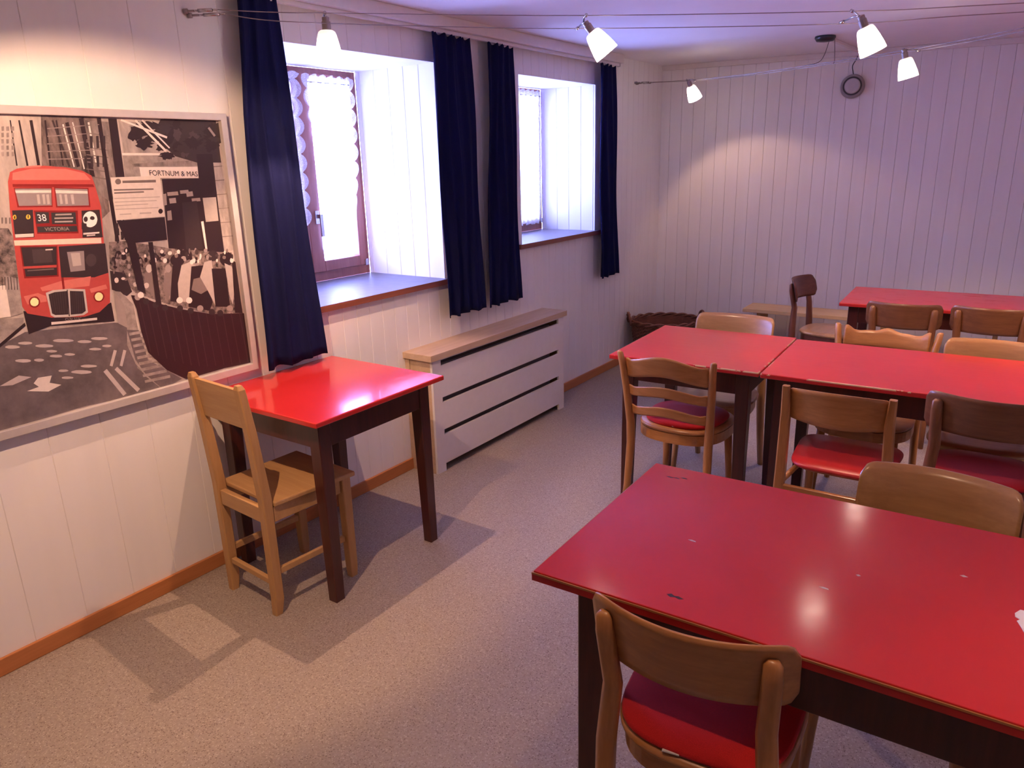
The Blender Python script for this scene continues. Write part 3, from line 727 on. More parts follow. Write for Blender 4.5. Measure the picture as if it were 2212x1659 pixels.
mid:1587,1282 1583,1279 1576,1278 1570,1280 1568,1285 1572,1288 1578,1289 1585,1287
soft_black:1521,1278 1517,1271 1512,1269 1508,1273 1507,1279 1510,1285 1515,1288 1520,1284
mid:1623,1277 1620,1273 1615,1272 1610,1275 1609,1279 1612,1283 1617,1284 1622,1281
ink:1439,1291 1436,1285 1431,1283 1427,1286 1426,1293 1429,1299 1434,1301 1438,1298
pale:1469,1318 1467,1311 1464,1308 1462,1311 1462,1318 1464,1325 1467,1328 1469,1325
ink:1613,1278 1610,1272 1605,1270 1601,1273 1600,1279 1603,1285 1608,1287 1612,1284
ink:1640,1272 1637,1268 1631,1267 1626,1269 1624,1274 1627,1278 1633,1279 1639,1276
mid:1682,1272 1679,1265 1674,1263 1670,1266 1670,1274 1672,1280 1677,1283 1681,1279
leafgrey:1368,1292 1366,1288 1361,1286 1357,1289 1356,1294 1359,1298 1363,1300 1367,1297
soft_black:1630,1261 1628,1257 1623,1256 1619,1258 1618,1262 1620,1267 1625,1268 1629,1266
soft_black:1789,1263 1787,1256 1783,1254 1780,1257 1779,1264 1782,1271 1786,1273 1789,1270
ink:1576,1306 1574,1300 1571,1297 1569,1300 1569,1307 1571,1314 1574,1316 1576,1313
soft_black:1389,1216 1387,1212 1384,1211 1381,1213 1381,1217 1383,1222 1386,1223 1389,1221
mid:1501,1288 1498,1283 1493,1282 1488,1285 1487,1290 1490,1294 1495,1296 1500,1293
mid:1680,1298 1677,1293 1671,1292 1666,1294 1664,1300 1667,1305 1673,1307 1679,1304
coat:1557,1292 1554,1287 1549,1285 1544,1288 1543,1293 1546,1298 1551,1300 1556,1297
leafgrey:1477,1294 1473,1287 1467,1285 1462,1289 1461,1296 1465,1303 1471,1306 1476,1302
leafgrey:1453,1320 1451,1317 1448,1316 1445,1318 1444,1321 1446,1325 1449,1326 1452,1324
pale:1649,1271 1646,1268 1641,1267 1636,1269 1634,1273 1637,1276 1642,1277 1647,1275
coat:1756,1263 1753,1258 1747,1257 1741,1260 1740,1265 1743,1270 1749,1271 1755,1268
pale:1471,1286 1469,1280 1465,1278 1463,1281 1463,1287 1465,1293 1468,1296 1471,1293
mid:1642,1274 1640,1270 1637,1268 1634,1270 1634,1275 1636,1279 1639,1281 1642,1278
coat:1335,1287 1332,1282 1326,1281 1321,1284 1319,1289 1322,1293 1328,1295 1333,1292
pale:1371,1332 1369,1327 1366,1325 1364,1328 1364,1332 1366,1337 1369,1339 1371,1337
mid:1636,1303 1633,1296 1629,1293 1626,1296 1625,1304 1628,1311 1632,1314 1635,1310
pale:1347,1237 1344,1234 1339,1233 1334,1235 1332,1239 1335,1242 1340,1243 1345,1241
leafgrey:1347,1260 1345,1255 1342,1253 1340,1256 1340,1260 1342,1265 1345,1267 1347,1264
mid:1370,1254 1368,1250 1363,1249 1359,1252 1358,1256 1360,1260 1365,1261 1369,1258
pale:1639,1262 1637,1257 1634,1255 1631,1257 1631,1263 1633,1269 1636,1271 1638,1268
pale:1362,1323 1360,1320 1355,1319 1351,1321 1350,1324 1352,1327 1357,1328 1361,1326
soft_black:1708,1284 1704,1277 1696,1274 1690,1278 1688,1286 1692,1294 1700,1296 1706,1292
mid:1462,1304 1459,1300 1455,1300 1451,1301 1449,1305 1452,1308 1456,1309 1460,1307
soft_black:1750,1273 1746,1270 1739,1269 1732,1272 1730,1275 1733,1279 1741,1279 1747,1277
coat:1609,1304 1606,1297 1603,1294 1602,1298 1602,1305 1604,1313 1607,1315 1609,1312
mid:1451,1297 1449,1293 1445,1291 1441,1294 1440,1299 1443,1303 1447,1305 1451,1302
pale:1511,1280 1508,1274 1502,1272 1496,1275 1495,1282 1499,1288 1505,1290 1510,1287
leafgrey:1725,1274 1722,1271 1716,1270 1711,1272 1709,1276 1712,1280 1718,1281 1724,1279
pale:1436,1305 1434,1301 1431,1300 1428,1302 1427,1306 1429,1311 1433,1312 1436,1310
soft_black:1600,1284 1597,1280 1592,1278 1587,1281 1586,1286 1589,1290 1594,1292 1599,1289
leafgrey:1343,1309 1340,1306 1334,1305 1328,1307 1327,1311 1330,1314 1335,1314 1341,1312
pale:1367,1247 1365,1243 1362,1241 1360,1244 1360,1248 1362,1252 1365,1254 1367,1252
pale:1404,1229 1401,1222 1395,1220 1390,1224 1389,1231 1392,1237 1398,1239 1403,1236
pale:1535,1305 1532,1300 1525,1298 1519,1301 1518,1307 1521,1311 1528,1313 1534,1310
mid:1359,1295 1357,1292 1352,1291 1348,1293 1347,1297 1349,1300 1354,1301 1358,1299
pale:1652,1280 1650,1274 1646,1271 1643,1274 1643,1281 1645,1288 1649,1290 1652,1287
pale:1719,1255 1717,1251 1713,1250 1710,1252 1710,1256 1712,1261 1715,1262 1719,1260
pale:1624,1266 1621,1260 1617,1258 1613,1261 1612,1267 1615,1274 1620,1276 1624,1273
coat:1404,1293 1402,1286 1397,1284 1394,1287 1394,1294 1397,1301 1401,1303 1404,1300
ink:1324,1295 1322,1288 1319,1286 1317,1289 1317,1296 1319,1302 1322,1305 1324,1302
coat:1513,1311 1511,1305 1507,1303 1503,1306 1503,1312 1505,1318 1509,1320 1513,1317
leafgrey:1643,1297 1639,1289 1633,1287 1627,1291 1626,1299 1630,1306 1636,1309 1642,1305
ink:1419,1273 1417,1268 1414,1267 1412,1269 1412,1274 1414,1278 1417,1280 1418,1278
soft_black:1477,1307 1473,1304 1467,1303 1461,1305 1459,1309 1462,1312 1469,1313 1475,1311
leafgrey:1413,1277 1411,1273 1406,1272 1402,1274 1401,1278 1404,1282 1408,1283 1412,1281
coat:1769,1288 1767,1281 1763,1279 1761,1282 1760,1289 1763,1295 1766,1297 1769,1294
soft_black:1343,1410 1347,1411 1344,1386 1340,1386
soft_black:1344,1414 1352,1415 1352,1404 1343,1404
soft_black:1363,1386 1369,1387 1368,1374 1362,1375
soft_black:1357,1461 1363,1462 1362,1452 1356,1453
soft_black:1360,1440 1369,1441 1366,1420 1357,1421
soft_black:1387,1471 1395,1472 1392,1447 1384,1448
soft_black:1372,1505 1381,1506 1381,1498 1371,1498
soft_black:1337,1388 1342,1389 1339,1367 1334,1368
soft_black:1349,1427 1356,1428 1353,1403 1346,1404
soft_black:1374,1437 1378,1439 1378,1430 1374,1430
soft_black:1352,1409 1356,1410 1353,1386 1349,1387
soft_black:1357,1481 1364,1482 1361,1460 1354,1460
soft_black:1369,1379 1374,1380 1373,1368 1368,1369
soft_black:1342,1378 1348,1378 1346,1360 1340,1360
soft_black:1356,1452 1361,1453 1358,1429 1353,1430
soft_black:1360,1444 1365,1445 1365,1436 1359,1436
soft_black:1375,1535 1381,1536 1380,1521 1373,1521
soft_black:1360,1395 1368,1396 1365,1370 1356,1371
soft_black:1386,1492 1394,1492 1392,1474 1384,1474
soft_black:1346,1410 1354,1411 1351,1390 1343,1390
soft_black:1344,1427 1349,1428 1347,1409 1341,1410
soft_black:1359,1398 1368,1398 1367,1385 1358,1386
soft_black:1383,1503 1388,1504 1385,1479 1379,1480
soft_black:1384,1479 1389,1480 1387,1461 1381,1461
soft_black:1368,1487 1376,1488 1373,1465 1365,1465
soft_black:1371,1408 1380,1408 1379,1392 1369,1393
road:472,1106 920,1087 998,1115 1281,1092 1324,1080 1333,914 1414,811 1129,827 865,820 399,787
pavement:503,1243 936,1169 1003,1161 999,1141 919,1085 471,1104
ink:921,1093 1003,1145 1004,1134 918,1080
pavement:1297,1201 1322,1194 1359,1143 1360,1065 1362,986 1390,916 1513,832 1414,810 1359,875 1329,931 1311,1005 1323,1072 1305,1144
mid:1299,1194 1312,1181 1327,1140 1323,1065 1295,1086 1294,1146
road:1320,1058 1362,1049 1377,935 1495,832 1414,811 1360,883 1331,946
pavement:1326,1036 1370,1035 1370,1045 1326,1046
pavement:1329,1014 1380,1012 1380,1022 1329,1024
pavement:1332,991 1390,990 1389,1000 1332,1001
pavement:1335,968 1400,967 1399,977 1335,978
pavement:1339,945 1409,944 1409,954 1338,956
pavement:1342,922 1420,920 1419,931 1341,933
pavement:1345,899 1430,896 1429,907 1344,910
pavement:1348,876 1440,872 1439,883 1347,886
pavement:1351,853 1450,848 1450,859 1351,863
stripe:1262,998 1238,946 1247,941 1272,993
stripe:1295,991 1272,938 1281,933 1305,986
stripe:1213,930 1265,827 1278,833 1226,937
stripe:1252,928 1317,828 1329,836 1263,936
pale:966,926 1003,931 990,946 1006,961 1048,958 1037,936 1071,920 1028,908
stripe:894,962 953,982 988,968 930,956
stripe:975,1071 971,1069 963,1069 953,1070 942,1073 935,1077 933,1080 936,1082 944,1083 955,1081 965,1078 972,1074
stripe:1012,1076 1009,1074 1001,1074 991,1075 981,1078 974,1081 971,1084 974,1086 982,1086 992,1085 1003,1082 1010,1079
stripe:1072,1053 1068,1051 1058,1052 1044,1054 1030,1058 1021,1062 1018,1065 1022,1067 1032,1067 1046,1065 1059,1061 1069,1057
stripe:1138,1057 1133,1056 1121,1056 1104,1059 1088,1063 1077,1067 1073,1071 1078,1073 1090,1073 1106,1070 1122,1066 1134,1061
stripe:997,1020 994,1018 985,1018 973,1020 962,1024 954,1028 952,1031 955,1033 964,1033 975,1031 987,1028 995,1024
stripe:1035,1014 1033,1012 1027,1011 1019,1012 1012,1015 1007,1018 1006,1021 1008,1023 1014,1023 1021,1022 1028,1020 1034,1017
stripe:1092,1014 1089,1012 1082,1012 1072,1014 1063,1017 1056,1020 1054,1023 1057,1025 1064,1025 1074,1023 1083,1021 1090,1017
stripe:1133,1011 1130,1009 1124,1009 1115,1010 1107,1013 1101,1016 1099,1018 1102,1020 1108,1020 1117,1019 1125,1016 1131,1013
stripe:1194,1042 1190,1040 1182,1040 1170,1042 1158,1045 1150,1049 1148,1052 1151,1053 1160,1054 1172,1052 1183,1049 1191,1045
stripe:1249,1042 1245,1040 1234,1040 1220,1042 1206,1046 1196,1050 1193,1053 1197,1055 1208,1055 1222,1052 1236,1049 1246,1045
stripe:1257,1013 1254,1012 1248,1011 1240,1012 1232,1015 1227,1017 1225,1020 1228,1022 1234,1022 1242,1021 1249,1019 1255,1016
stripe:1175,938 1170,936 1157,937 1140,940 1124,946 1112,951 1108,955 1113,957 1126,957 1143,953 1159,948 1171,943
stripe:1102,961 1099,960 1093,960 1085,961 1078,963 1072,966 1071,969 1073,970 1079,971 1087,969 1095,967 1100,964
stripe:1113,934 1110,932 1103,933 1094,934 1085,937 1078,940 1076,943 1079,945 1086,945 1095,943 1104,940 1111,937
stripe:1221,1010 1218,1008 1210,1008 1199,1010 1189,1013 1182,1016 1180,1019 1183,1020 1191,1020 1201,1019 1211,1016 1219,1012
stripe:1080,1034 1077,1032 1071,1032 1062,1033 1054,1036 1049,1039 1047,1041 1050,1043 1056,1043 1064,1042 1072,1039 1078,1036
stripe:1196,955 1192,953 1182,954 1168,956 1154,960 1145,964 1142,968 1146,969 1156,969 1170,966 1183,962 1193,958
rail:1356,1177 1387,1169 1441,1136 1531,1097 1659,1054 1803,1032 1811,823 1680,829 1512,826 1442,879 1382,962 1370,1040 1367,1126
rail_lit:1381,1146 1390,960 1393,960 1384,1146
rail_lit:1410,1135 1418,941 1421,941 1414,1135
rail_lit:1440,1123 1447,923 1451,923 1443,1123
rail_lit:1470,1111 1477,905 1480,905 1474,1112
rail_lit:1501,1099 1508,889 1511,889 1505,1099
rail_lit:1533,1087 1539,875 1543,874 1536,1087
rail_lit:1565,1075 1572,863 1576,863 1569,1075
rail_lit:1599,1069 1606,854 1610,854 1603,1069
rail_lit:1634,1062 1642,848 1645,848 1637,1062
rail_lit:1669,1056 1678,843 1681,842 1673,1056
rail_lit:1705,1050 1714,837 1718,836 1709,1049
rail_lit:1742,1043 1752,831 1756,830 1746,1043
rail_lit:1780,1036 1790,825 1794,824 1784,1036
mid:1390,1164 1387,1159 1382,1155 1377,1155 1371,1157 1368,1162 1367,1168 1370,1173 1375,1177 1380,1177 1386,1175 1389,1170
soft_black:1418,1144 1416,1139 1411,1135 1405,1135 1399,1137 1396,1142 1395,1148 1398,1153 1403,1157 1409,1157 1414,1155 1418,1150
soft_black:1452,1125 1449,1120 1444,1116 1438,1116 1432,1118 1428,1123 1428,1129 1430,1135 1435,1138 1442,1139 1447,1136 1451,1131
soft_black:1486,1109 1484,1104 1478,1100 1472,1100 1466,1102 1463,1107 1462,1113 1465,1119 1470,1122 1476,1123 1482,1120 1486,1115
pale:1548,1127 1545,1121 1539,1118 1533,1117 1527,1120 1523,1125 1522,1131 1525,1136 1530,1140 1537,1141 1543,1138 1547,1133
pale:1586,1120 1583,1115 1578,1111 1571,1111 1565,1113 1561,1118 1560,1125 1563,1130 1568,1134 1575,1134 1581,1132 1585,1127
soft_black:1544,1097 1541,1091 1536,1087 1530,1087 1523,1090 1520,1095 1519,1101 1522,1107 1527,1110 1534,1111 1540,1108 1543,1103
soft_black:1585,1080 1583,1074 1577,1070 1570,1070 1564,1073 1560,1078 1560,1084 1562,1090 1568,1093 1574,1094 1581,1091 1585,1086
mid:1627,1082 1624,1077 1618,1073 1611,1072 1605,1075 1601,1081 1600,1087 1603,1093 1608,1096 1615,1097 1622,1094 1626,1089
soft_black:1674,1060 1671,1054 1665,1050 1658,1050 1652,1053 1648,1058 1647,1065 1650,1070 1655,1074 1662,1074 1669,1072 1673,1066
mid:1756,1060 1753,1054 1747,1050 1740,1050 1733,1053 1728,1058 1727,1065 1730,1071 1736,1074 1743,1075 1750,1072 1755,1066
pale:1403,1170 1400,1164 1395,1161 1389,1161 1384,1163 1380,1168 1380,1174 1382,1179 1387,1182 1393,1183 1399,1180 1402,1176
soft_black:1710,1049 1707,1043 1702,1039 1694,1039 1688,1042 1683,1047 1683,1054 1685,1060 1691,1063 1698,1064 1705,1061 1709,1055
ink:1353,1435 1528,1435 1524,1354 1374,1356
ink:1374,1357 1405,1356 1411,1172 1383,1192
ink:1451,1353 1468,1352 1462,1125 1442,1128
signboard:1357,1579 1535,1579 1529,1437 1350,1437
shade:1396,1567 1517,1566 1516,1557 1395,1559
shade:1391,1564 1389,1559 1384,1556 1379,1555 1374,1556 1371,1560 1370,1565 1373,1570 1377,1573 1382,1574 1387,1573 1390,1569
shade:1361,1535 1503,1532 1503,1537 1361,1540
shade:1360,1525 1466,1524 1466,1529 1361,1530
signline:1357,1508 1522,1505 1522,1508 1358,1511
signline:1356,1496 1508,1493 1508,1496 1357,1499
signline:1356,1484 1474,1483 1474,1486 1356,1487
signline:1355,1472 1510,1468 1510,1471 1355,1475
signline:1366,1454 1407,1453 1407,1457 1366,1457
signline:1437,1452 1480,1451 1481,1456 1438,1457
ink:1525,1456 1522,1451 1517,1448 1512,1448 1508,1452 1507,1457 1510,1462 1514,1465 1520,1465 1524,1461
signgrey:1691,1494 1748,1494 1745,1405 1690,1405
crowd:557,1478 1015,1439 1028,1399 1007,1249 958,1277 525,1340
pale:899,1266 981,1270 968,1170 880,1175
pavement:975,1301 1013,1282 1004,1175 968,1170
ink:967,1295 962,1256 963,1256 969,1295
ink:975,1294 970,1255 971,1255 977,1294
ink:983,1293 978,1254 980,1254 985,1293
ink:991,1292 986,1253 988,1252 993,1292
ink:1000,1290 994,1251 996,1251 1001,1290
ink:1008,1289 1002,1250 1004,1250 1010,1289
ink:1006,1182 1083,1154 1187,1135 1283,1163 1283,1097 1076,1120 1007,1106
bus_red:1042,1577 1053,1604 1074,1614 1117,1619 1155,1621 1218,1615 1269,1603 1295,1587 1300,1561 1308,1484 1296,1372 1293,1272 1288,1214 1279,1164 1238,1137 1186,1130 1084,1146 1016,1172 1006,1196 1014,1302 1022,1399 1030,1489
bus_dark:1053,1569 1295,1559 1298,1550 1052,1560
bus_light:1060,1602 1116,1613 1217,1610 1274,1595 1290,1573 1055,1581
bus_light:1098,1620 1143,1623 1145,1617 1097,1615
bus_dark:1054,1558 1165,1555 1155,1494 1053,1499
bus_dark:1171,1555 1278,1548 1273,1486 1165,1492
glass:1057,1555 1162,1551 1153,1499 1058,1503
glass:1174,1551 1274,1544 1269,1492 1170,1496
pale:1056,1550 1161,1546 1159,1538 1057,1542
pale:1173,1546 1273,1538 1272,1530 1173,1536
glass_lit:1115,1535 1113,1505 1121,1506 1123,1535
glass_lit:1131,1534 1129,1504 1136,1505 1139,1535
glass_lit:1143,1533 1141,1503 1149,1504 1151,1534
glass_lit:1182,1532 1180,1501 1188,1502 1189,1532
glass_lit:1198,1531 1196,1500 1204,1501 1206,1531
glass_lit:1217,1530 1216,1499 1224,1499 1226,1530
soft_black:1036,1491 1095,1489 1083,1405 1028,1408
eye_yellow:1044,1470 1043,1466 1040,1464 1038,1463 1035,1464 1034,1467 1034,1471 1035,1474 1038,1477 1041,1478 1043,1477 1044,1474
eye_yellow:1084,1468 1083,1465 1080,1462 1076,1461 1073,1462 1071,1465 1071,1469 1073,1473 1076,1476 1079,1476 1082,1475 1084,1472
ink:1041,1470 1040,1466 1038,1465 1037,1466 1037,1470 1039,1474 1040,1476 1041,1474
ink:1079,1469 1078,1465 1076,1463 1076,1465 1076,1469 1077,1473 1079,1475 1080,1473
pale:1030,1419 1083,1417 1081,1407 1029,1409
soft_black:1242,1477 1301,1476 1295,1385 1229,1390
white:1288,1445 1285,1437 1281,1430 1274,1425 1267,1422 1260,1421 1253,1423 1247,1427 1243,1433 1241,1441 1241,1449 1244,1457 1248,1463 1255,1469 1262,1472 1269,1473 1276,1471 1282,1467 1286,1461 1288,1453
soft_black:1257,1448 1255,1443 1251,1440 1246,1440 1244,1444 1243,1449 1246,1454 1250,1457 1254,1457 1257,1453
soft_black:1280,1450 1278,1446 1273,1444 1269,1445 1265,1447 1264,1451 1267,1455 1271,1457 1276,1456 1279,1454
soft_black:1235,1439 1250,1434 1249,1419 1231,1417
pale:1234,1405 1287,1404 1286,1399 1233,1399
pale:1244,1397 1272,1397 1271,1393 1243,1393
bus_dark:1097,1487 1230,1478 1219,1405 1093,1415
blind:1101,1482 1140,1479 1136,1445 1097,1446
blind:1147,1477 1222,1473 1218,1435 1143,1441
blind:1097,1437 1218,1429 1217,1411 1096,1419
signgrey:1158,1467 1208,1465 1209,1470 1159,1472
signgrey:1153,1456 1211,1453 1212,1458 1154,1461
signgrey:1152,1445 1207,1442 1208,1447 1153,1450
cream:1023,1401 1289,1384 1287,1366 1022,1385
bus_dark:1036,1382 1146,1372 1131,1274 1029,1282
soft_black:1039,1378 1142,1369 1127,1279 1034,1287
bus_red:1032,1319 1132,1312 1130,1304 1032,1312
leafgrey:1068,1368 1124,1365 1122,1322 1065,1325
pale:1107,1361 1129,1360 1130,1364 1108,1365
shade:1042,1303 1121,1298 1121,1302 1043,1306
soft_black:1149,1369 1299,1364 1292,1265 1243,1256 1138,1270
glass:1171,1349 1225,1347 1217,1283 1170,1284
glass_lit:1182,1344 1211,1342 1208,1301 1181,1301
leafgrey:1260,1312 1256,1302 1248,1295 1238,1293 1230,1297 1225,1306 1224,1316 1229,1326 1237,1333 1246,1335 1255,1331 1260,1323
bus_light:1069,1247 1136,1259 1232,1261 1221,1230 1137,1231 1073,1235
bus_dark:1138,1270 1145,1269 1142,1232 1135,1231
bus_light:1016,1227 1059,1231 1080,1218 1080,1200 1022,1200
bus_light:1220,1220 1276,1227 1279,1212 1222,1206
chrome:1082,1228 1105,1233 1157,1230 1205,1221 1200,1143 1184,1136 1140,1138 1093,1145 1083,1154
soft_black:1089,1222 1109,1226 1148,1224 1137,1147 1097,1152 1088,1159
soft_black:1156,1223 1198,1215 1194,1149 1180,1142 1144,1145
leafgrey:1095,1222 1092,1158 1093,1158 1097,1222
leafgrey:1103,1222 1098,1157 1100,1157 1104,1222
leafgrey:1110,1223 1105,1156 1106,1156 1111,1223
leafgrey:1117,1223 1111,1155 1113,1155 1118,1223
leafgrey:1124,1223 1118,1154 1119,1154 1126,1223
leafgrey:1132,1223 1124,1152 1126,1152 1133,1223
leafgrey:1139,1224 1131,1151 1132,1151 1141,1224
leafgrey:1160,1219 1149,1149 1151,1149 1161,1219
leafgrey:1167,1218 1156,1148 1157,1148 1168,1218
leafgrey:1173,1217 1163,1147 1164,1147 1175,1217
leafgrey:1180,1216 1169,1146 1171,1146 1181,1216
leafgrey:1187,1215 1176,1145 1177,1144 1188,1215
leafgrey:1193,1214 1183,1143 1184,1143 1195,1214
ink:1147,1228 1137,1141 1140,1140 1150,1228
bus_dark:1060,1202 1058,1196 1054,1191 1048,1187 1043,1186 1037,1187 1032,1190 1028,1195 1027,1201 1027,1207 1029,1213 1033,1218 1038,1221 1044,1222 1050,1222 1055,1219 1058,1214 1060,1208
lamp_yellow:1055,1202 1054,1198 1051,1194 1047,1192 1043,1191 1038,1192 1035,1194 1032,1197 1031,1202 1031,1206 1033,1211 1036,1214 1039,1217 1044,1218 1048,1217 1052,1215 1054,1211 1056,1207
bus_dark:1264,1187 1261,1181 1257,1176 1251,1172 1245,1171 1239,1172 1233,1175 1229,1180 1227,1186 1227,1193 1230,1199 1234,1204 1239,1207 1246,1208 1252,1207 1257,1204 1262,1199 1264,1193
lamp_yellow:1259,1188 1257,1183 1254,1179 1250,1176 1245,1175 1240,1176 1236,1178 1233,1182 1232,1187 1232,1192 1234,1197 1237,1200 1241,1203 1246,1204 1250,1203 1254,1201 1257,1197 1259,1193
ink:1117,1140 1184,1130 1182,1116 1116,1126
pale:1080,1132 1117,1128 1226,1120 1225,1112 1116,1120 1079,1123
"""
pr = thing('framed_poster', 'large silver framed street photo poster with a red double-decker bus', 'poster', (0, .42, 0))
pr.location = (0, 1.12, .79)
bm = B(); names = ['paperbase']; oy, oz = 1.12, .79
box(bm, .006, PY0-.004-oy, PZ0-.004-oz, .0165, PY1+.004-oy, PZ1+.004-oz)
lay = 0
def flat(bm, pts, mi, x):
    tri = geometry.tessellate_polygon([[Vector((a, b, 0)) for a, b in pts]])
    v = [bm.verts.new((x, a-oy, b-oz)) for a, b in pts]
    for T in tri:
        try:
            F = bm.faces.new([v[i] for i in T]); F.material_index = mi
        except ValueError: pass
for row in PRINT.strip().split('\n'):
    mname, co = row.split(':')
    if mname not in names: names.append(mname)
    pts = clip([tuple(int(q)/1000 for q in c.split(',')) for c in co.split()])
    if len(pts) < 3: continue
    lay += 1
    flat(bm, pts, names.index(mname), .0166+lay*.000006)
def words(bm, text, y0, z0, y1, z1, h, mi, x, width=None):
    """lettering lying on the print between two base points"""
    cu = bpy.data.curves.new('lettering', 'FONT'); cu.body = text; cu.size = 1.0
    to = bpy.data.objects.new('lettering', cu); COL.objects.link(to)
    me = to.to_mesh(); vs = [v.co.copy() for v in me.vertices]; ps = [tuple(p.vertices) for p in me.polygons]
    to.to_mesh_clear(); bpy.data.objects.remove(to); bpy.data.curves.remove(cu)
    xa = min(v.x for v in vs); xb = max(v.x for v in vs); yb = max(v.y for v in vs)
    vv = []
    for v in vs:
        s = (v.x-xa)/(xb-xa); q = v.y/yb
        vv.append(bm.verts.new((x, y0+(y1-y0)*s-oy, z0+(z1-z0)*s+h*q-oz)))
    for p in ps:
        try: bm.faces.new([vv[i] for i in p]).material_index = mi
        except ValueError: pass
for nm in ('white', 'ink', 'signgrey', 'pale'):
    if nm not in names: names.append(nm)
XT = .0166+(lay+8)*.000006
words(bm, 'FORTNUM & MAS', 1.497, 1.5815, 1.684, 1.572, .018, names.index('ink'), XT)
words(bm, '38', 1.104, 1.4535, 1.129, 1.4525, .021, names.index('white'), XT)
words(bm, 'VICTORIA', 1.118, 1.4215, 1.192, 1.417, .011, names.index('signgrey'), XT)
words(bm, 'CUV 323C', 1.124, 1.128, 1.176, 1.122, .009, names.index('mid') if 'mid' in names else 0, XT)
obj('print', bm, [print_mat(n) for n in names], pr)
bm = B(); fo = [(.42, .793), (1.829, .793), (1.829, 1.797), (.42, 1.797)]; fi = [(PY0, PZ0), (PY1, PZ0), (PY1, PZ1), (PY0, PZ1)]
def fr(x, P): return [bm.verts.new((x, a-oy, b-oz)) for a, b in P]
q = [fr(.002, fo), fr(.036, fo), fr(.036, fi), fr(.012, fi), fr(.002, fi)]
for k in range(5):
    a, b = q[k], q[(k+1) % 5]
    for i in range(4): bm.faces.new((a[i], a[(i+1) % 4], b[(i+1) % 4], b[i]))
obj('picture_frame', bm, ALU, pr, bevel=.002)

# ---------------------------------------------------------------- radiator cover
rc = thing('radiator_cover', 'white slotted radiator cover with a pale pine top under the middle curtains', 'radiator cover', (.0, 3.40, 0))
def L(y): return y-3.40
bm = B(); box(bm, .0, L(2.726), .6255, .1945, L(4.078), .6595); obj('top_board', bm, PINEY, rc, bevel=.002)
bm = B(); X0, X1 = .168, .182; ya, yb, s0, s1 = 2.746, 4.051, 2.815, 3.989
box(bm, X0, L(ya), 0, X1, L(s0), .6255); box(bm, X0, L(s1), 0, X1, L(yb), .6255)
for z0, z1 in ((.042, .206), (.236, .386), (.415, .586), (.617, .6255)): box(bm, X0, L(s0), z0, X1, L(s1), z1)
obj('front_panel', bm, MDF, rc)
for y in (ya, yb-.018):
    bm = B(); box(bm, .03, L(y), 0, .1675, L(y+.018), .6255); box(bm, .001, L(y-.006), 0, .0295, L(y+.018), .6255); obj('side_panel', bm, PINEZ if y > 3 else PINEY, rc, bevel=.001)
bm = B(); box(bm, .05, L(2.84), .09, .13, L(3.96), .58)
box(bm, .13, L(2.86), .10, .134, L(3.94), .57)
rad = obj('radiator', bm, plain('radiator_enamel', (.22, .19, .19), .5), loc=(0, 3.40, 0)); tag(rad, 'grey radiator seen through the slots of the white cover', 'radiator')
for y in (2.95, 3.85):
    bm = B(); box(bm, .001, L(y), .2, .0495, L(y+.03), .5); obj('bracket', bm, STEEL, rad)

# ---------------------------------------------------------------- tables
def table(label, x, y, wx, wy, ang, h=.75, th=.02, ap=.10, leg=.056, inset=.047, inset_y=None, band=False, wear=.35, base=(.58, .027, .026), rough=.24, coat=.25):
    ca, sa = cos(ang), sin(ang)
    c = (x+ca*wx/2-sa*wy/2, y+sa*wx/2+ca*wy/2, 0)
    t = thing('dining_table', label, 'table', c, ang)
    bm = B(); box(bm, -wx/2, -wy/2, -th, wx/2, wy/2, 0)
    obj('tabletop', bm, red_paint('red_table_paint', wx, wy, base, rough, wear, streak=not band, coat=coat), t, bevel=.004 if not band else .0015, loc=(0, 0, h))
    if band:
        bm = B()
        for z0, z1, e, mi in ((-.007, -.003, .0035, 0), (-.022, -.007, .003, 1)):
            a, b = wx/2, wy/2; w = .0005
            box(bm, -a-e, -b-e, z0, a+e, -b-w, z1, mi); box(bm, -a-e, b+w, z0, a+e, b+e, z1, mi)
            box(bm, -a-e, -b-w, z0, -a-w, b+w, z1, mi); box(bm, a+w, -b-w, z0, a+e, b+w, z1, mi)
        obj('edge_band', bm, [EDGEWOOD, REDEDGE], t, loc=(0, 0, h))
    ix, iy = wx/2-inset, wy/2-(inset if inset_y is None else inset_y)
    zt = h-th-.0005
    for sx in (-1, 1):
        for sy in (-1, 1):
            l0 = leg; l1 = leg*.78
            bm = B(); post(bm, [(sx*(ix-l1/2), sy*(iy-l1/2), 0, l1, l1), (sx*(ix-l0/2), sy*(iy-l0/2), zt-ap-.02, l0, l0), (sx*(ix-l0/2), sy*(iy-l0/2), zt, l0, l0)], .06)
            obj('leg', bm, LEGDARK, t)
    g = .0005
    for s in (-1, 1):
        bm = B(); yy = s*(iy-.016); box(bm, -ix+leg+g, yy-.011, zt-ap, ix-leg-g, yy+.011, zt); obj('apron', bm, LEGDARK, t, bevel=.002)
        bm = B(); xx = s*(ix-.016); box(bm, xx-.011, -iy+leg+g, zt-ap, xx+.011, iy-leg-g, zt); obj('apron', bm, LEGDARK, t, bevel=.002)
    return t
table('small square red table with dark legs against the white boarded wall under the poster', .004, 1.563, .68, .688, 0, wear=.12, rough=.19, coat=.5, ap=.105)
table('short red table of the middle row with the ladder-back chair at its edge', 1.119, 2.889, .664, .6877, .042, wear=.5, rough=.30)
table('long red table continuing the middle row behind the red seated beech chair', 1.790, 2.912, 1.65, .6675, .043, wear=.5, rough=.30)
front = table('large red table nearest the viewer with a white paper on it', 1.836, 1.1694, 1.72, .68, .030, leg=.068, inset=.09, inset_y=.030, band=True, wear=.2, rough=.145, coat=.0, ap=.12)
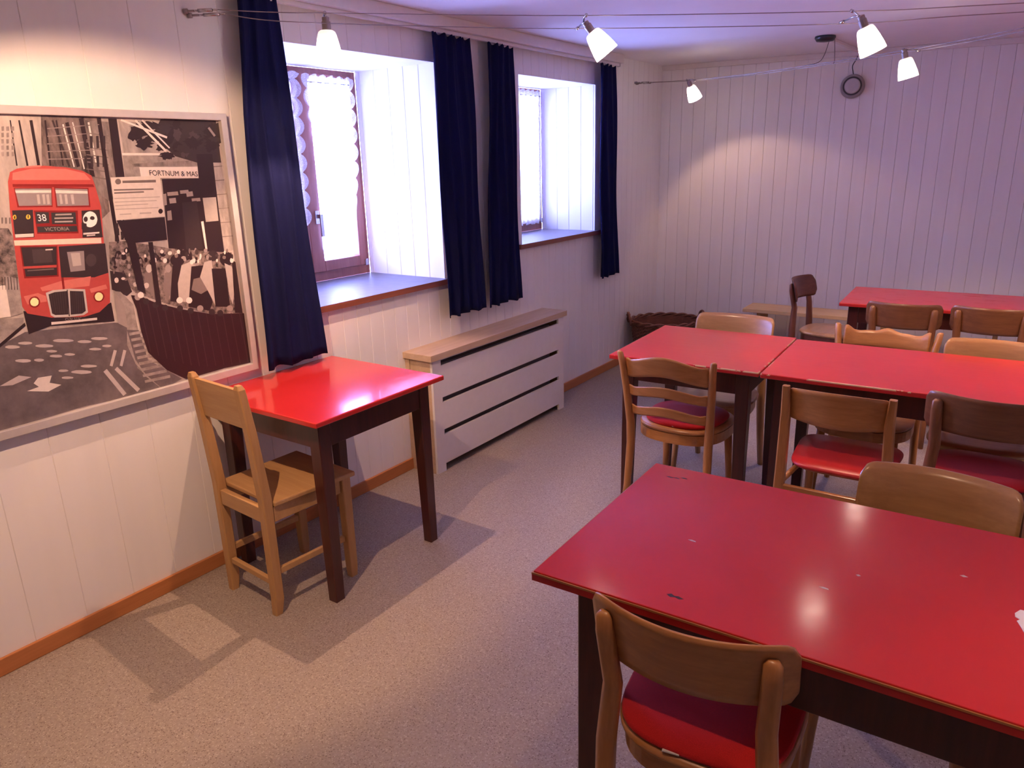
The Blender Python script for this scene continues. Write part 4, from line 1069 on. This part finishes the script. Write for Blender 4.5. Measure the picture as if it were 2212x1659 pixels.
SC_D = [(-.018, -.004), (-.010, .003), (-.002, -.002), (.006, .001), (.018, -.004), (.010, -.009), (.0, -.006), (-.008, -.010)]
SC_S = [(-.010, 0), (-.002, .003), (.008, .001), (.010, -.003), (-.002, -.003)]
for cx, cy, sh, m in ((-.564, -.276, SC_D, SCUFF_D), (-.790, .266, SC_S, SCUFF_D), (-.753, .277, SC_S, SCUFF_D), (-.772, .268, SC_S[:4], SCUFF_D), (-.267, -.012, [(-.005, 0), (0, .004), (.005, 0), (0, -.004)], SCUFF_P), (-.083, .093, [(-.007, 0), (0, .005), (.008, 0), (0, -.004)], SCUFF_P), (-.614, -.044, SC_S, SCUFF_P), (-.318, -.097, SC_S, SCUFF_P)):
    pts = [(cx+a, cy+c) for a, c in sh]
    bm = B(); prism(bm, pts, .0001, .0003); obj('scuff', bm, m, front, loc=(0, 0, .75))
table('red table at the back wall side standing before the pine bench', 1.733, 4.610, 1.65, .6325, .0445, wear=.3, rough=.28)

# ---------------------------------------------------------------- chairs (local: seat faces +y, origin on the floor under the seat)
def superell(w, d, n, p=3.2, wf=1.0, wb=.88):
    out = []
    for i in range(n):
        a = 2*pi*i/n; c, s = cos(a), sin(a)
        x = abs(c)**(2/p)*(1 if c > 0 else -1); y = abs(s)**(2/p)*(1 if s > 0 else -1)
        k = wb+(wf-wb)*(y+1)/2
        out.append((x*w/2*k, y*d/2))
    return out
def pad(bm, out, z0, th, r=.006, dish=0.0, mi=0):
    """flat pad with softened rim"""
    R = []
    for s, z in ((1-.03, z0), (1.0, z0+r), (1.0, z0+th-r), (1-.03, z0+th), (.6, z0+th-dish*.5), (.15, z0+th-dish)):
        R.append([(x*s, y*s, z) for x, y in out])
    rings(bm, R, mi=mi)
def seat_ring(bm, out, z0, z1, t=.02):
    n = len(out); ins = [(x*(1-2*t/.4), y*(1-2*t/.4)) for x, y in out]
    R = [[(x, y, z0) for x, y in out], [(x, y, z1) for x, y in out], [(x, y, z1) for x, y in ins], [(x, y, z0) for x, y in ins]]
    rings(bm, R, cap=False, loop=True)
def bend_back(w, zc, hh, y0, bow, tilt, th, cr=.03, taper=0.0, topwave=None):
    def f(u, v, s):
        a = 2*u-1
        hv = hh*(1-taper*a*a)
        e = max(0, abs(a)*w/2-(w/2-cr))/cr
        cut = cr*(1-sqrt(max(0, 1-e*e))) if e > 0 else 0
        z0 = zc-hv/2+cut; z1 = zc+hv/2-cut
        z = z0+(z1-z0)*v
        if topwave: z += topwave(a, v)
        y = y0 + bow*a*a - (z-zc)*tilt
        edge = (1-abs(2*v-1)**6*.5)
        return (a*w/2, y+(th*edge if s == 0 else 0), z)
    return f
def cafe_chair(label, x, y, rz, W=OAK, WZ=OAKZ, seat=None, w=.39, z_top=.805, hb=.145, bow=.065, group=None, posts_out=True):
    t = thing('dining_chair', label, 'chair', (x, y, 0), rz, group)
    out = superell(.40, .38, 40, 3.0)
    bm = B(); pad(bm, out, .432, .020, .007, .005); obj('seat', bm, seat or W, t, smooth=True)
    bm = B(); seat_ring(bm, [(a*.94, b*.94) for a, b in out], .384, .4315); obj('seat_frame', bm, W, t)
    for s in (-1, 1):
        bm = B(); post(bm, [(s*.165, .172, 0, .022, .024), (s*.158, .155, .22, .030, .030), (s*.152, .145, .383, .036, .034)], .3); obj('leg', bm, WZ, t, smooth=True)
    zc = z_top-hb/2
    for s in (-1, 1):
        xp = w/2*.80; yb = -.262
        ypost = lambda z: yb+bow*.64-(z-zc)*.24
        bm = B(); post(bm, [(s*.172, -.258, 0, .027, .030), (s*.168, -.222, .18, .034, .036), (s*.163, -.203, .36, .038, .042), (s*.160, -.206, .46, .039, .041), (s*(xp-.006), ypost(.60)-.0165, .60, .038, .033), (s*xp, ypost(zc)-.0135, zc, .036, .027), (s*xp, ypost(z_top-.035)-.010, z_top-.035, .032, .019), (s*xp, ypost(z_top-.026)-.006, z_top-.026, .018, .011)], .3)
        obj('back_post', bm, WZ, t, smooth=True)
    bm = B(); slab(bm, 36, 8, bend_back(w, zc, hb, -.262, bow, .24, .013, .030)); obj('backrest', bm, W, t, smooth=True)
    return t
def ladder_chair(label, x, y, rz, W=OAK, WZ=OAKZ, w=.43, z_top=.80, wavy=False, slats=3):
    t = thing('ladder_back_chair', label, 'chair', (x, y, 0), rz)
    out = superell(.42, .40, 44, 2.6, 1.0, .92)
    bm = B(); pad(bm, out, .434, .018, .006, .004); obj('seat', bm, W, t, smooth=True)
    bm = B(); seat_ring(bm, [(a*.99, b*.99) for a, b in out], .388, .4335, .022); obj('seat_frame', bm, W, t)
    for s in (-1, 1):
        bm = B(); tube(bm, [(s*.165, .165, 0), (s*.157, .155, .2), (s*.150, .140, .387)], [.012, .016, .019], 12); obj('leg', bm, WZ, t, smooth=True)
        bm = B(); post(bm, [(s*.195, -.250, 0, .024, .028), (s*.186, -.222, .16, .030, .034), (s*.180, -.206, .36, .034, .040), (s*.182, -.208, .46, .034, .040), (s*.193, -.232, .62, .032, .034), (s*(w/2-.014), -.262, z_top-.05, .030, .028), (s*(w/2-.008), -.273, z_top-.006, .026, .022), (s*(w/2-.006), -.275, z_top, .016, .014)], .35); obj('back_post', bm, WZ, t, smooth=True)
    rows = [(z_top-.060, .085, .018), (z_top-.172, .045, .012), (z_top-.265, .042, .012)][:slats]
    for zc, hh, amp in rows:
        ww = 2*(.182+(zc-.46)*.055)-.026
        yc = -.210-(zc-.46)*.185
        def wv(a, v, amp=amp, hh=hh):
            if wavy: return (.007*cos(pi*a*2.1)+.003*cos(pi*a*4.2)-.012*a*a+.020*max(0, abs(a)-.8)/.2)*(v if v > .3 else v*.4)
            return amp*cos(pi*a*.95)*(.75+.25*v) + (.010*max(0, abs(a)-.86)/.14*v)
        bm = B(); slab(bm, 40, 6, bend_back(ww, zc, hh, yc-.030, .032, .18, .013, .004, 0.0, wv)); obj('back_slat', bm, W, t, smooth=True)
    return t
def frame_chair(label, x, y, rz, W=OAK, WZ=OAKZ, w=.37, z_top=.80):
    t = thing('frame_back_chair', label, 'chair', (x, y, 0), rz)
    out = superell(.37, .34, 40, 4.5, 1.0, .86)
    bm = B(); pad(bm, out, .430, .012, .004, .002); obj('seat', bm, W, t, smooth=True)
    bm = B(); box(bm, -.13, .125, .395, .13, .150, .4295); obj('front_rail', bm, W, t, bevel=.002)
    for s in (-1, 1):
        bm = B(); post(bm, [(s*.155, .160, 0, .026, .028), (s*.150, .140, .4295, .034, .036)], .25); obj('leg', bm, WZ, t)
        bm = B(); post(bm, [(s*.190, -.280, 0, .028, .032), (s*.185, -.262, .20, .034, .036), (s*.180, -.252, .45, .036, .040), (s*(w/2-.014), -.285, z_top-.10, .032, .036), (s*(w/2-.011), -.298, z_top-.002, .024, .026)], .16); obj('back_post', bm, WZ, t)
    bm = B(); slab(bm, 36, 7, bend_back(w-.045, z_top-.068, .135, -.320, .040, .13, .012, .004, .16)); obj('backrest', bm, W, t, smooth=True)
    bm = B(); box(bm, -.166, -.268, .366, .166, -.248, .399); obj('rear_rail', bm, W, t, bevel=.003)
    for s in (-1, 1):
        bm = B(); tube(bm, [(s*.178, -.236, .40), (s*.150, .122, .40)], .011, 10); obj('side_rail', bm, W, t, smooth=True)
    return t
def plain_chair(label, x, y, rz):
    t = thing('plank_chair', label, 'chair', (x, y, 0), rz)
    bm = B(); prism(bm, [(-.175, -.150), (.175, -.150), (.190, .205), (-.190, .205)], .432, .452); obj('seat', bm, PINE, t, bevel=.005)
    for s in (-1, 1):
        bm = B(); post(bm, [(s*.160, .168, 0, .030, .030), (s*.160, .168, .05, .036, .036), (s*.160, .168, .4315, .040, .040)], .08); obj('leg', bm, PINEZ, t)
        bm = B(); post(bm, [(s*.147, -.178, 0, .030, .030), (s*.150, -.172, .06, .036, .038), (s*.152, -.172, .46, .038, .040), (s*.152, -.192, .72, .036, .034), (s*.150, -.210, .885, .034, .028), (s*.150, -.212, .90, .022, .018)], .12); obj('back_post', bm, PINEZ, t)
    bm = B(); slab(bm, 12, 6, lambda u, v, s: ((2*u-1)*.134, -.204-(.74+.145*v-.80)*.12+(.016 if s == 0 else 0), .735+.145*v)); obj('backrest', bm, PINE, t)
    for s in (-1, 1):
        bm = B(); box(bm, s*.155-.010, -.150, .372, s*.155+.010, .146, .4315); obj('side_rail', bm, PINE, t, bevel=.002)
        bm = B(); box(bm, s*.153-.008, -.150, .160, s*.153+.008, .148, .184); obj('stretcher', bm, PINE, t, bevel=.002)
    bm = B(); box(bm, -.130, -.184, .372, .130, -.162, .4315); obj('rear_rail', bm, PINE, t, bevel=.002)
    bm = B(); box(bm, -.130, .158, .372, .138, .180, .4315); obj('front_rail', bm, PINE, t, bevel=.002)
    bm = B(); box(bm, -.128, -.182, .118, .128, -.164, .140); obj('stretcher', bm, PINE, t, bevel=.002)
    return t
def cushion(label, x, y, rz, z, w=.36, d=.34, tagpos=None, p=3.2, wb=.9, fabric=None):
    t = thing('seat_cushion', label, 'cushion', (x, y, z), rz)
    bm = B(); pad(bm, superell(w, d, 44, p, 1.0, wb), .0008, .018, .007, .004); obj('felt_pad', bm, fabric or FELT, t, smooth=True)
    if tagpos:
        bm = B(); box(bm, tagpos[0]-.017, tagpos[1]-.006, .007, tagpos[0]+.017, tagpos[1]+.008, .0095); obj('care_label', bm, TAGW, t, rz=.1)
    return t

def back_at(x, y, rz, off):
    """seat origin for a chair whose top rail is centred at x, y"""
    return x-off[0]*cos(rz)+off[1]*sin(rz), y-off[0]*sin(rz)-off[1]*cos(rz)
TOPY = -.279
plain_chair('pale pine chair with a plank back pushed under the small red table', .364, 1.632, radians(-4))
p = back_at(2.207, 1.10, radians(4.8), (0, -.232)); cafe_chair('honey beech chair with curved back and red pad, tucked under the large table', *p, radians(4.8), w=.385)
cushion('red felt pad with pale tag on the curved back chair tucked under the large table', *p, radians(4.8), .4515, tagpos=(-.05, -.176), w=.385, d=.365)
p = back_at(2.511, 2.02, radians(177.3), (0, -.232)); cafe_chair('tan beech chair facing the viewer across the large red table', *p, radians(177.3), TAN, TANZ, w=.365, bow=.05, hb=.16)
p = back_at(1.428, 2.80, radians(.3), (0, -.272)); ladder_chair('ladder-back beech chair with three wavy slats and a red pad', *p, radians(.3), w=.432)
cushion('red felt pad with white tag on the ladder-back chair', *p, radians(.3), .4515, w=.375, d=.345, tagpos=(.0, -.166), p=2.6)
p = back_at(2.138, 2.64, radians(.8), (0, -.298)); frame_chair('straight framed beech chair with a bare curved board back and red pad', *p, radians(.8))
cushion('smooth red seat pad on the straight framed chair, beyond its low rear rail', *p, radians(.8), .4425, w=.40, d=.385, p=5.0, wb=.86, fabric=REDSEAT)
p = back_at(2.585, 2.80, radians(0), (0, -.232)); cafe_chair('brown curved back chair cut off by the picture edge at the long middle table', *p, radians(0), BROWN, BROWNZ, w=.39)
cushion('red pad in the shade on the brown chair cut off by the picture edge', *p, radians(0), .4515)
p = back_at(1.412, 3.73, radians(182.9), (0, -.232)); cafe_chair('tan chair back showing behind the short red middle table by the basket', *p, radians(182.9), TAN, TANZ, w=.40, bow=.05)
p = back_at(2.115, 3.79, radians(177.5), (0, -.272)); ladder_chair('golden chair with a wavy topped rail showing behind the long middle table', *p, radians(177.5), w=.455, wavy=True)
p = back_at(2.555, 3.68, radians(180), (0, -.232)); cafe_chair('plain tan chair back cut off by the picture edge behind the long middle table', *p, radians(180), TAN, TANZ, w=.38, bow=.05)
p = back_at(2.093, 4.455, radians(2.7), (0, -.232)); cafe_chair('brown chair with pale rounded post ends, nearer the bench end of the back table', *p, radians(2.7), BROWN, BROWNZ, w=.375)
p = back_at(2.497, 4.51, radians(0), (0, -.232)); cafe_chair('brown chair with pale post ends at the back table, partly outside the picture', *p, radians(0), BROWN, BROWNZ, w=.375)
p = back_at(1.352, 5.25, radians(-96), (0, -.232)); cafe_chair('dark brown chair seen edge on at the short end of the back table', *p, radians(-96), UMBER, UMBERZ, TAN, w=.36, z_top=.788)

# ---------------------------------------------------------------- bench, basket, paper
t = thing('bench', 'low pale pine bench in front of the back wall behind the dark brown chair', 'bench', (1.72, 5.86, 0), .02)
bm = B(); box(bm, -.90, -.135, .418, .90, .135, .445); obj('seat_board', bm, PINEX, t, bevel=.003)
for sx in (-.78, 0.1, .78):
    bm = B(); box(bm, sx-.015, -.11, 0, sx+.015, .11, .4175); obj('leg_board', bm, PINEZ, t, bevel=.002)
bm = B(); box(bm, -.764, -.10, .10, .084, .10, .122); obj('shelf_board', bm, PINEX, t, bevel=.002)

t = thing('wicker_basket', 'brown wicker basket with loop handles in the corner of the room', 'basket', (.285, 5.46, 0), radians(35))
bm = B(); nz, na = 26, 96
def bk(z): return .20+.055*z/.34
R = []
for j in range(nz+1):
    z = .34*j/nz
    R.append([((bk(z)*1.08+.004*(1 if (i//2+j) % 2 else -1))*cos(2*pi*i/na), (bk(z)*.92+.004*(1 if (i//2+j) % 2 else -1))*sin(2*pi*i/na), z) for i in range(na)])
for j in range(nz, -1, -1):
    z = max(.34*j/nz, .012)
    R.append([((bk(z)*1.08-.014)*cos(2*pi*i/na), (bk(z)*.92-.014)*sin(2*pi*i/na), z) for i in range(na)])
rings(bm, R); obj('woven_side', bm, WICKER, t)
bm = B()
for k in range(2):
    tube(bm, [((bk(.34)*1.08+.010*cos(9*a+k*pi))*cos(a), (bk(.34)*.92+.010*cos(9*a+k*pi))*sin(a), .345+.010*sin(9*a+k*pi)) for a in [2*pi*i/120 for i in range(120)]], .0095, 8, loop=True)
obj('rim', bm, WICKER, t, smooth=True)
for s in (-1, 1):
    bm = B()
    for k in range(2):
        tube(bm, [(s*(bk(.34)*1.08+.008+.012*sin(pi*q/20)+.005*sin(q*.9+k*pi)), .075*cos(pi*q/20), .325+.085*sin(pi*q/20)+.005*cos(q*.9+k*pi)) for q in range(21)], .0075, 8)
    obj('handle', bm, WICKER, t, smooth=True)

bm = B()
pts = [(-.012, .030), (-.004, .048), (.020, .050), (.10, .06), (.12, -.07), (.03, -.085), (.012, -.055), (-.002, -.012), (-.008, .004), (-.003, .012), (-.011, .018)]
prism(bm, pts, 0, .0015)
tag(obj('paper_napkin', bm, PAPER, loc=(2.703, 1.497, .7503)), 'white paper lying on the large red table at the picture edge', 'paper')

# ---------------------------------------------------------------- cable lights
def catmull(P, n=8): return smooth_path(P, n)
W1a = [(.105, 1.80, 2.142), (.355, 1.865, 2.111), (.551, 2.066, 2.110), (1.117, 2.654, 2.110), (1.955, 3.323, 2.110), (2.462, 3.593, 2.110), (4.66, 4.9, 2.14)]
W1b = [(.105, 1.83, 2.132), (.355, 1.868, 2.0835), (.636, 2.279, 2.085), (1.062, 2.769, 2.085), (1.896, 3.426, 2.085), (2.465, 3.638, 2.085), (4.66, 4.98, 2.12)]
W2a = [(.16, 5.35, 2.122), (.51, 5.17, 2.097), (.923, 5.03, 2.086), (1.363, 4.827, 2.085), (1.882, 4.553, 2.085), (2.251, 4.293, 2.085), (2.455, 4.10, 2.085), (4.66, 2.4, 2.12)]
W2b = [(.16, 5.39, 2.122), (.55, 5.24, 2.097), (.96, 5.10, 2.086), (1.40, 4.90, 2.085), (1.92, 4.625, 2.085), (2.30, 4.36, 2.085), (2.51, 4.16, 2.085), (4.66, 2.5, 2.12)]
def cable(label, path, anchor):
    t = thing('light_cable', label, 'cable', (0, 0, 0))
    P = catmull(path, 6)
    bm = B(); tube(bm, P, .0016, 6); obj('wire', bm, CABLE, t, smooth=True)
    a = Vector(anchor); p0 = Vector(path[0])
    d = (p0-a)
    bm = B(); tube(bm, [a, a+d*.12], .009, 12); tube(bm, [a, a+d*.3], .004, 8); obj('wall_anchor', bm, CABLE, t, smooth=True)
    bm = B(); tube(bm, [a+d*.28, a+d*.45], .0035, 8); tube(bm, [a+d*.42, a+d*.84], .0062, 10); tube(bm, [a+d*.82, p0], .003, 8); obj('turnbuckle', bm, STEEL, t, smooth=True)
    return t
cable('upper steel cable of the light run that starts over the poster', W1a, (.002, 1.732, 2.140))
cable('lower steel cable of the light run that starts over the poster', W1b, (.002, 1.745, 2.128))
cable('steel cable of the far light run, on the window side', W2a, (.002, 5.41, 2.134))
cable('steel cable of the far light run, on the back wall side', W2b, (.002, 5.43, 2.129))

def near_on(P, q):
    P = [Vector(p) for p in P]; best = None
    for a, b in zip(P, P[1:]):
        d = b-a; u = max(0, min(1, (q-a).dot(d)/d.dot(d))); c = a+d*u
        if best is None or (c-q).length < (best-q).length: best = c
    return best
def spot_lamp(label, S, axis, wires, power=1.0, group=None):
    ax = Vector(axis).normalized(); S = Vector(S); J = S-ax*.092
    q = (-ax).to_track_quat('Z', 'Y')
    t = thing('cable_spot_lamp', label, 'lamp', J, 0, group)
    M = q.to_matrix().to_4x4()
    def put(o): o.matrix_local = M; return o
    prof = [(.0165, -.044), (.0230, -.045), (.0290, -.049), (.0330, -.058), (.0400, -.090), (.0452, -.118), (.0478, -.142)]
    inner = [(r-.0028, z+(-.003 if k == 0 else .0)) for k, (r, z) in enumerate(prof)][::-1]
    bm = B(); rings(bm, [[(r*cos(2*pi*i/32), r*sin(2*pi*i/32), z) for i in range(32)] for r, z in prof+inner], cap=False)
    put(obj('glass_shade', bm, SHADE, t, smooth=True))
    bm = B(); lathe(bm, [(.009, .0), (.013, -.002), (.013, -.014), (.0155, -.016), (.0155, -.0445)], 20); put(obj('socket', bm, SOCK, t, smooth=False))
    bm = B(); lathe(bm, [(.004, -.045), (.006, -.05), (.006, -.078), (.003, -.082)], 12); put(obj('bulb', bm, SHADE, t, smooth=True))
    for k, w in enumerate(wires):
        e = near_on(w, J)-J
        if e.length > .14: e *= .14/e.length
        s = Vector((.006*(1 if k else -1), .0, .0))
        bm = B(); tube(bm, [s, s+e*.5+Vector((0, 0, .006)), e], .0032, 8)
        tube(bm, [e*.93, e*1.12], .0062, 10)
        obj('clamp_arm', bm, STEEL, t, smooth=True)
    ld = bpy.data.lights.new('halogen', 'POINT'); ld.energy = LAMP_W*power; ld.color = WARM; ld.shadow_soft_size = .0045
    lo = bpy.data.objects.new('halogen', ld); COL.objects.link(lo); lo.parent = t
    lo.location = M @ Vector((0, 0, -.093))
    return t
spot_lamp('white glass spot lamp hanging upright over the small red table', (.44, 2.0, 2.012), (0, 0, -1), (W1a, W1b), 2.0)
spot_lamp('white glass spot lamp tilted sharply, in front of the ceiling between the windows', (1.150, 2.719, 2.02), (.50, .34, -.80), (W1a, W1b), 1.0)
spot_lamp('biggest looking white glass spot lamp, above the round wall sounder', (2.0, 3.27, 2.0), (.36, .25, -.90), (W1a, W1b), 1.0)
spot_lamp('small white glass spot lamp on the far run near the corner curtain', (.534, 5.222, 2.019), (.245, .423, -.872), (W2a, W2b), .40)
spot_lamp('white glass spot lamp on the far run beside the round wall sounder', (1.96, 4.51, 2.0), (.23, .16, -.96), (W2a, W2b), 1.0)
for k, (S, ax, ws) in enumerate((((3.15, 3.97, 2.02), (.2, .0, -.98), (W1a, W1b)), ((3.30, 3.42, 2.01), (.0, .2, -.98), (W2a, W2b)))):
    spot_lamp('spot lamp outside the picture on the cable run', S, ax, ws, 1.0, 'spot lamps outside the picture')
W3 = [[(.05, .72, 2.13), (4.66, .96, 2.13)], [(.05, .82, 2.13), (4.66, 1.06, 2.13)]]
for k, w in enumerate(W3): cable('%s steel cable of the light run over the viewer' % ('first', 'second')[k], w, (.002, w[0][1], 2.13))
for S, ax, pw in (((1.03, .80, 2.045), (-.60, .36, -.72), 2.6), ((2.15, .90, 2.05), (.0, .15, -.98), .65), ((3.5, .95, 2.05), (.1, .1, -.98), .9)):
    spot_lamp('spot lamp outside the picture on the run over the viewer', S, ax, W3, pw, 'spot lamps over the viewer')

# ---------------------------------------------------------------- feed, sounder
t = thing('cable_feed', 'black ceiling feed canopy with a pale duct running to the back wall', 'power feed', (1.375, 5.24, CEIL_Z))
bm = B(); lathe(bm, [(.060, -.001), (.062, -.012), (.050, -.030), (.02, -.034)], 28)
obj('canopy', bm, BLACKP, t, smooth=True)
bm = B(); box(bm, .0, .055, -.020, .022, .86, -.001); obj('cable_duct', bm, TRIMW, t, bevel=.002, rz=-.03)
for a, w in ((.02, Vector((1.363, 4.827, 2.085))), (.05, Vector((1.53, 4.83, 2.085)))):
    d = w-Vector((1.375, 5.24, CEIL_Z)); bm = B(); tube(bm, smooth_path([(a, .03, -.02), (a*1.2+d.x*.25, d.y*.35, d.z*.75), (d.x, d.y, d.z)], 8), .0018, 6); obj('feed_wire', bm, BLACKP, t, smooth=True)

t = thing('wall_sounder', 'round grey sounder with a dark ring mounted high on the back wall', 'alarm', (1.3815, back_y(1.3815), 2.05), BACK_ANG)
def disc(bm, prof): 
    rings(bm, [[(r*cos(2*pi*i/40), -d, r*sin(2*pi*i/40)) for i in range(40)] for r, d in prof])
bm = B(); disc(bm, [(.082, .001), (.083, .010), (.080, .040), (.076, .046), (.064, .046)]); obj('base', bm, GREYB, t)
bm = B(); disc(bm, [(.0635, .047), (.0635, .052), (.053, .053)]); obj('ring', bm, GREYD, t)
bm = B(); disc(bm, [(.0525, .0535), (.052, .062), (.046, .066), (.02, .067)]); obj('cover', bm, GREYP, t, smooth=False)
bm = B(); tube(bm, smooth_path([(.012, -.012, .235), (.012, -.016, .19), (-.012, -.018, .14), (-.006, -.014, .100), (.0, -.018, .075)], 8), .0032, 8); obj('supply_cord', bm, BLACKP, t, smooth=True)
"""scene ends"""
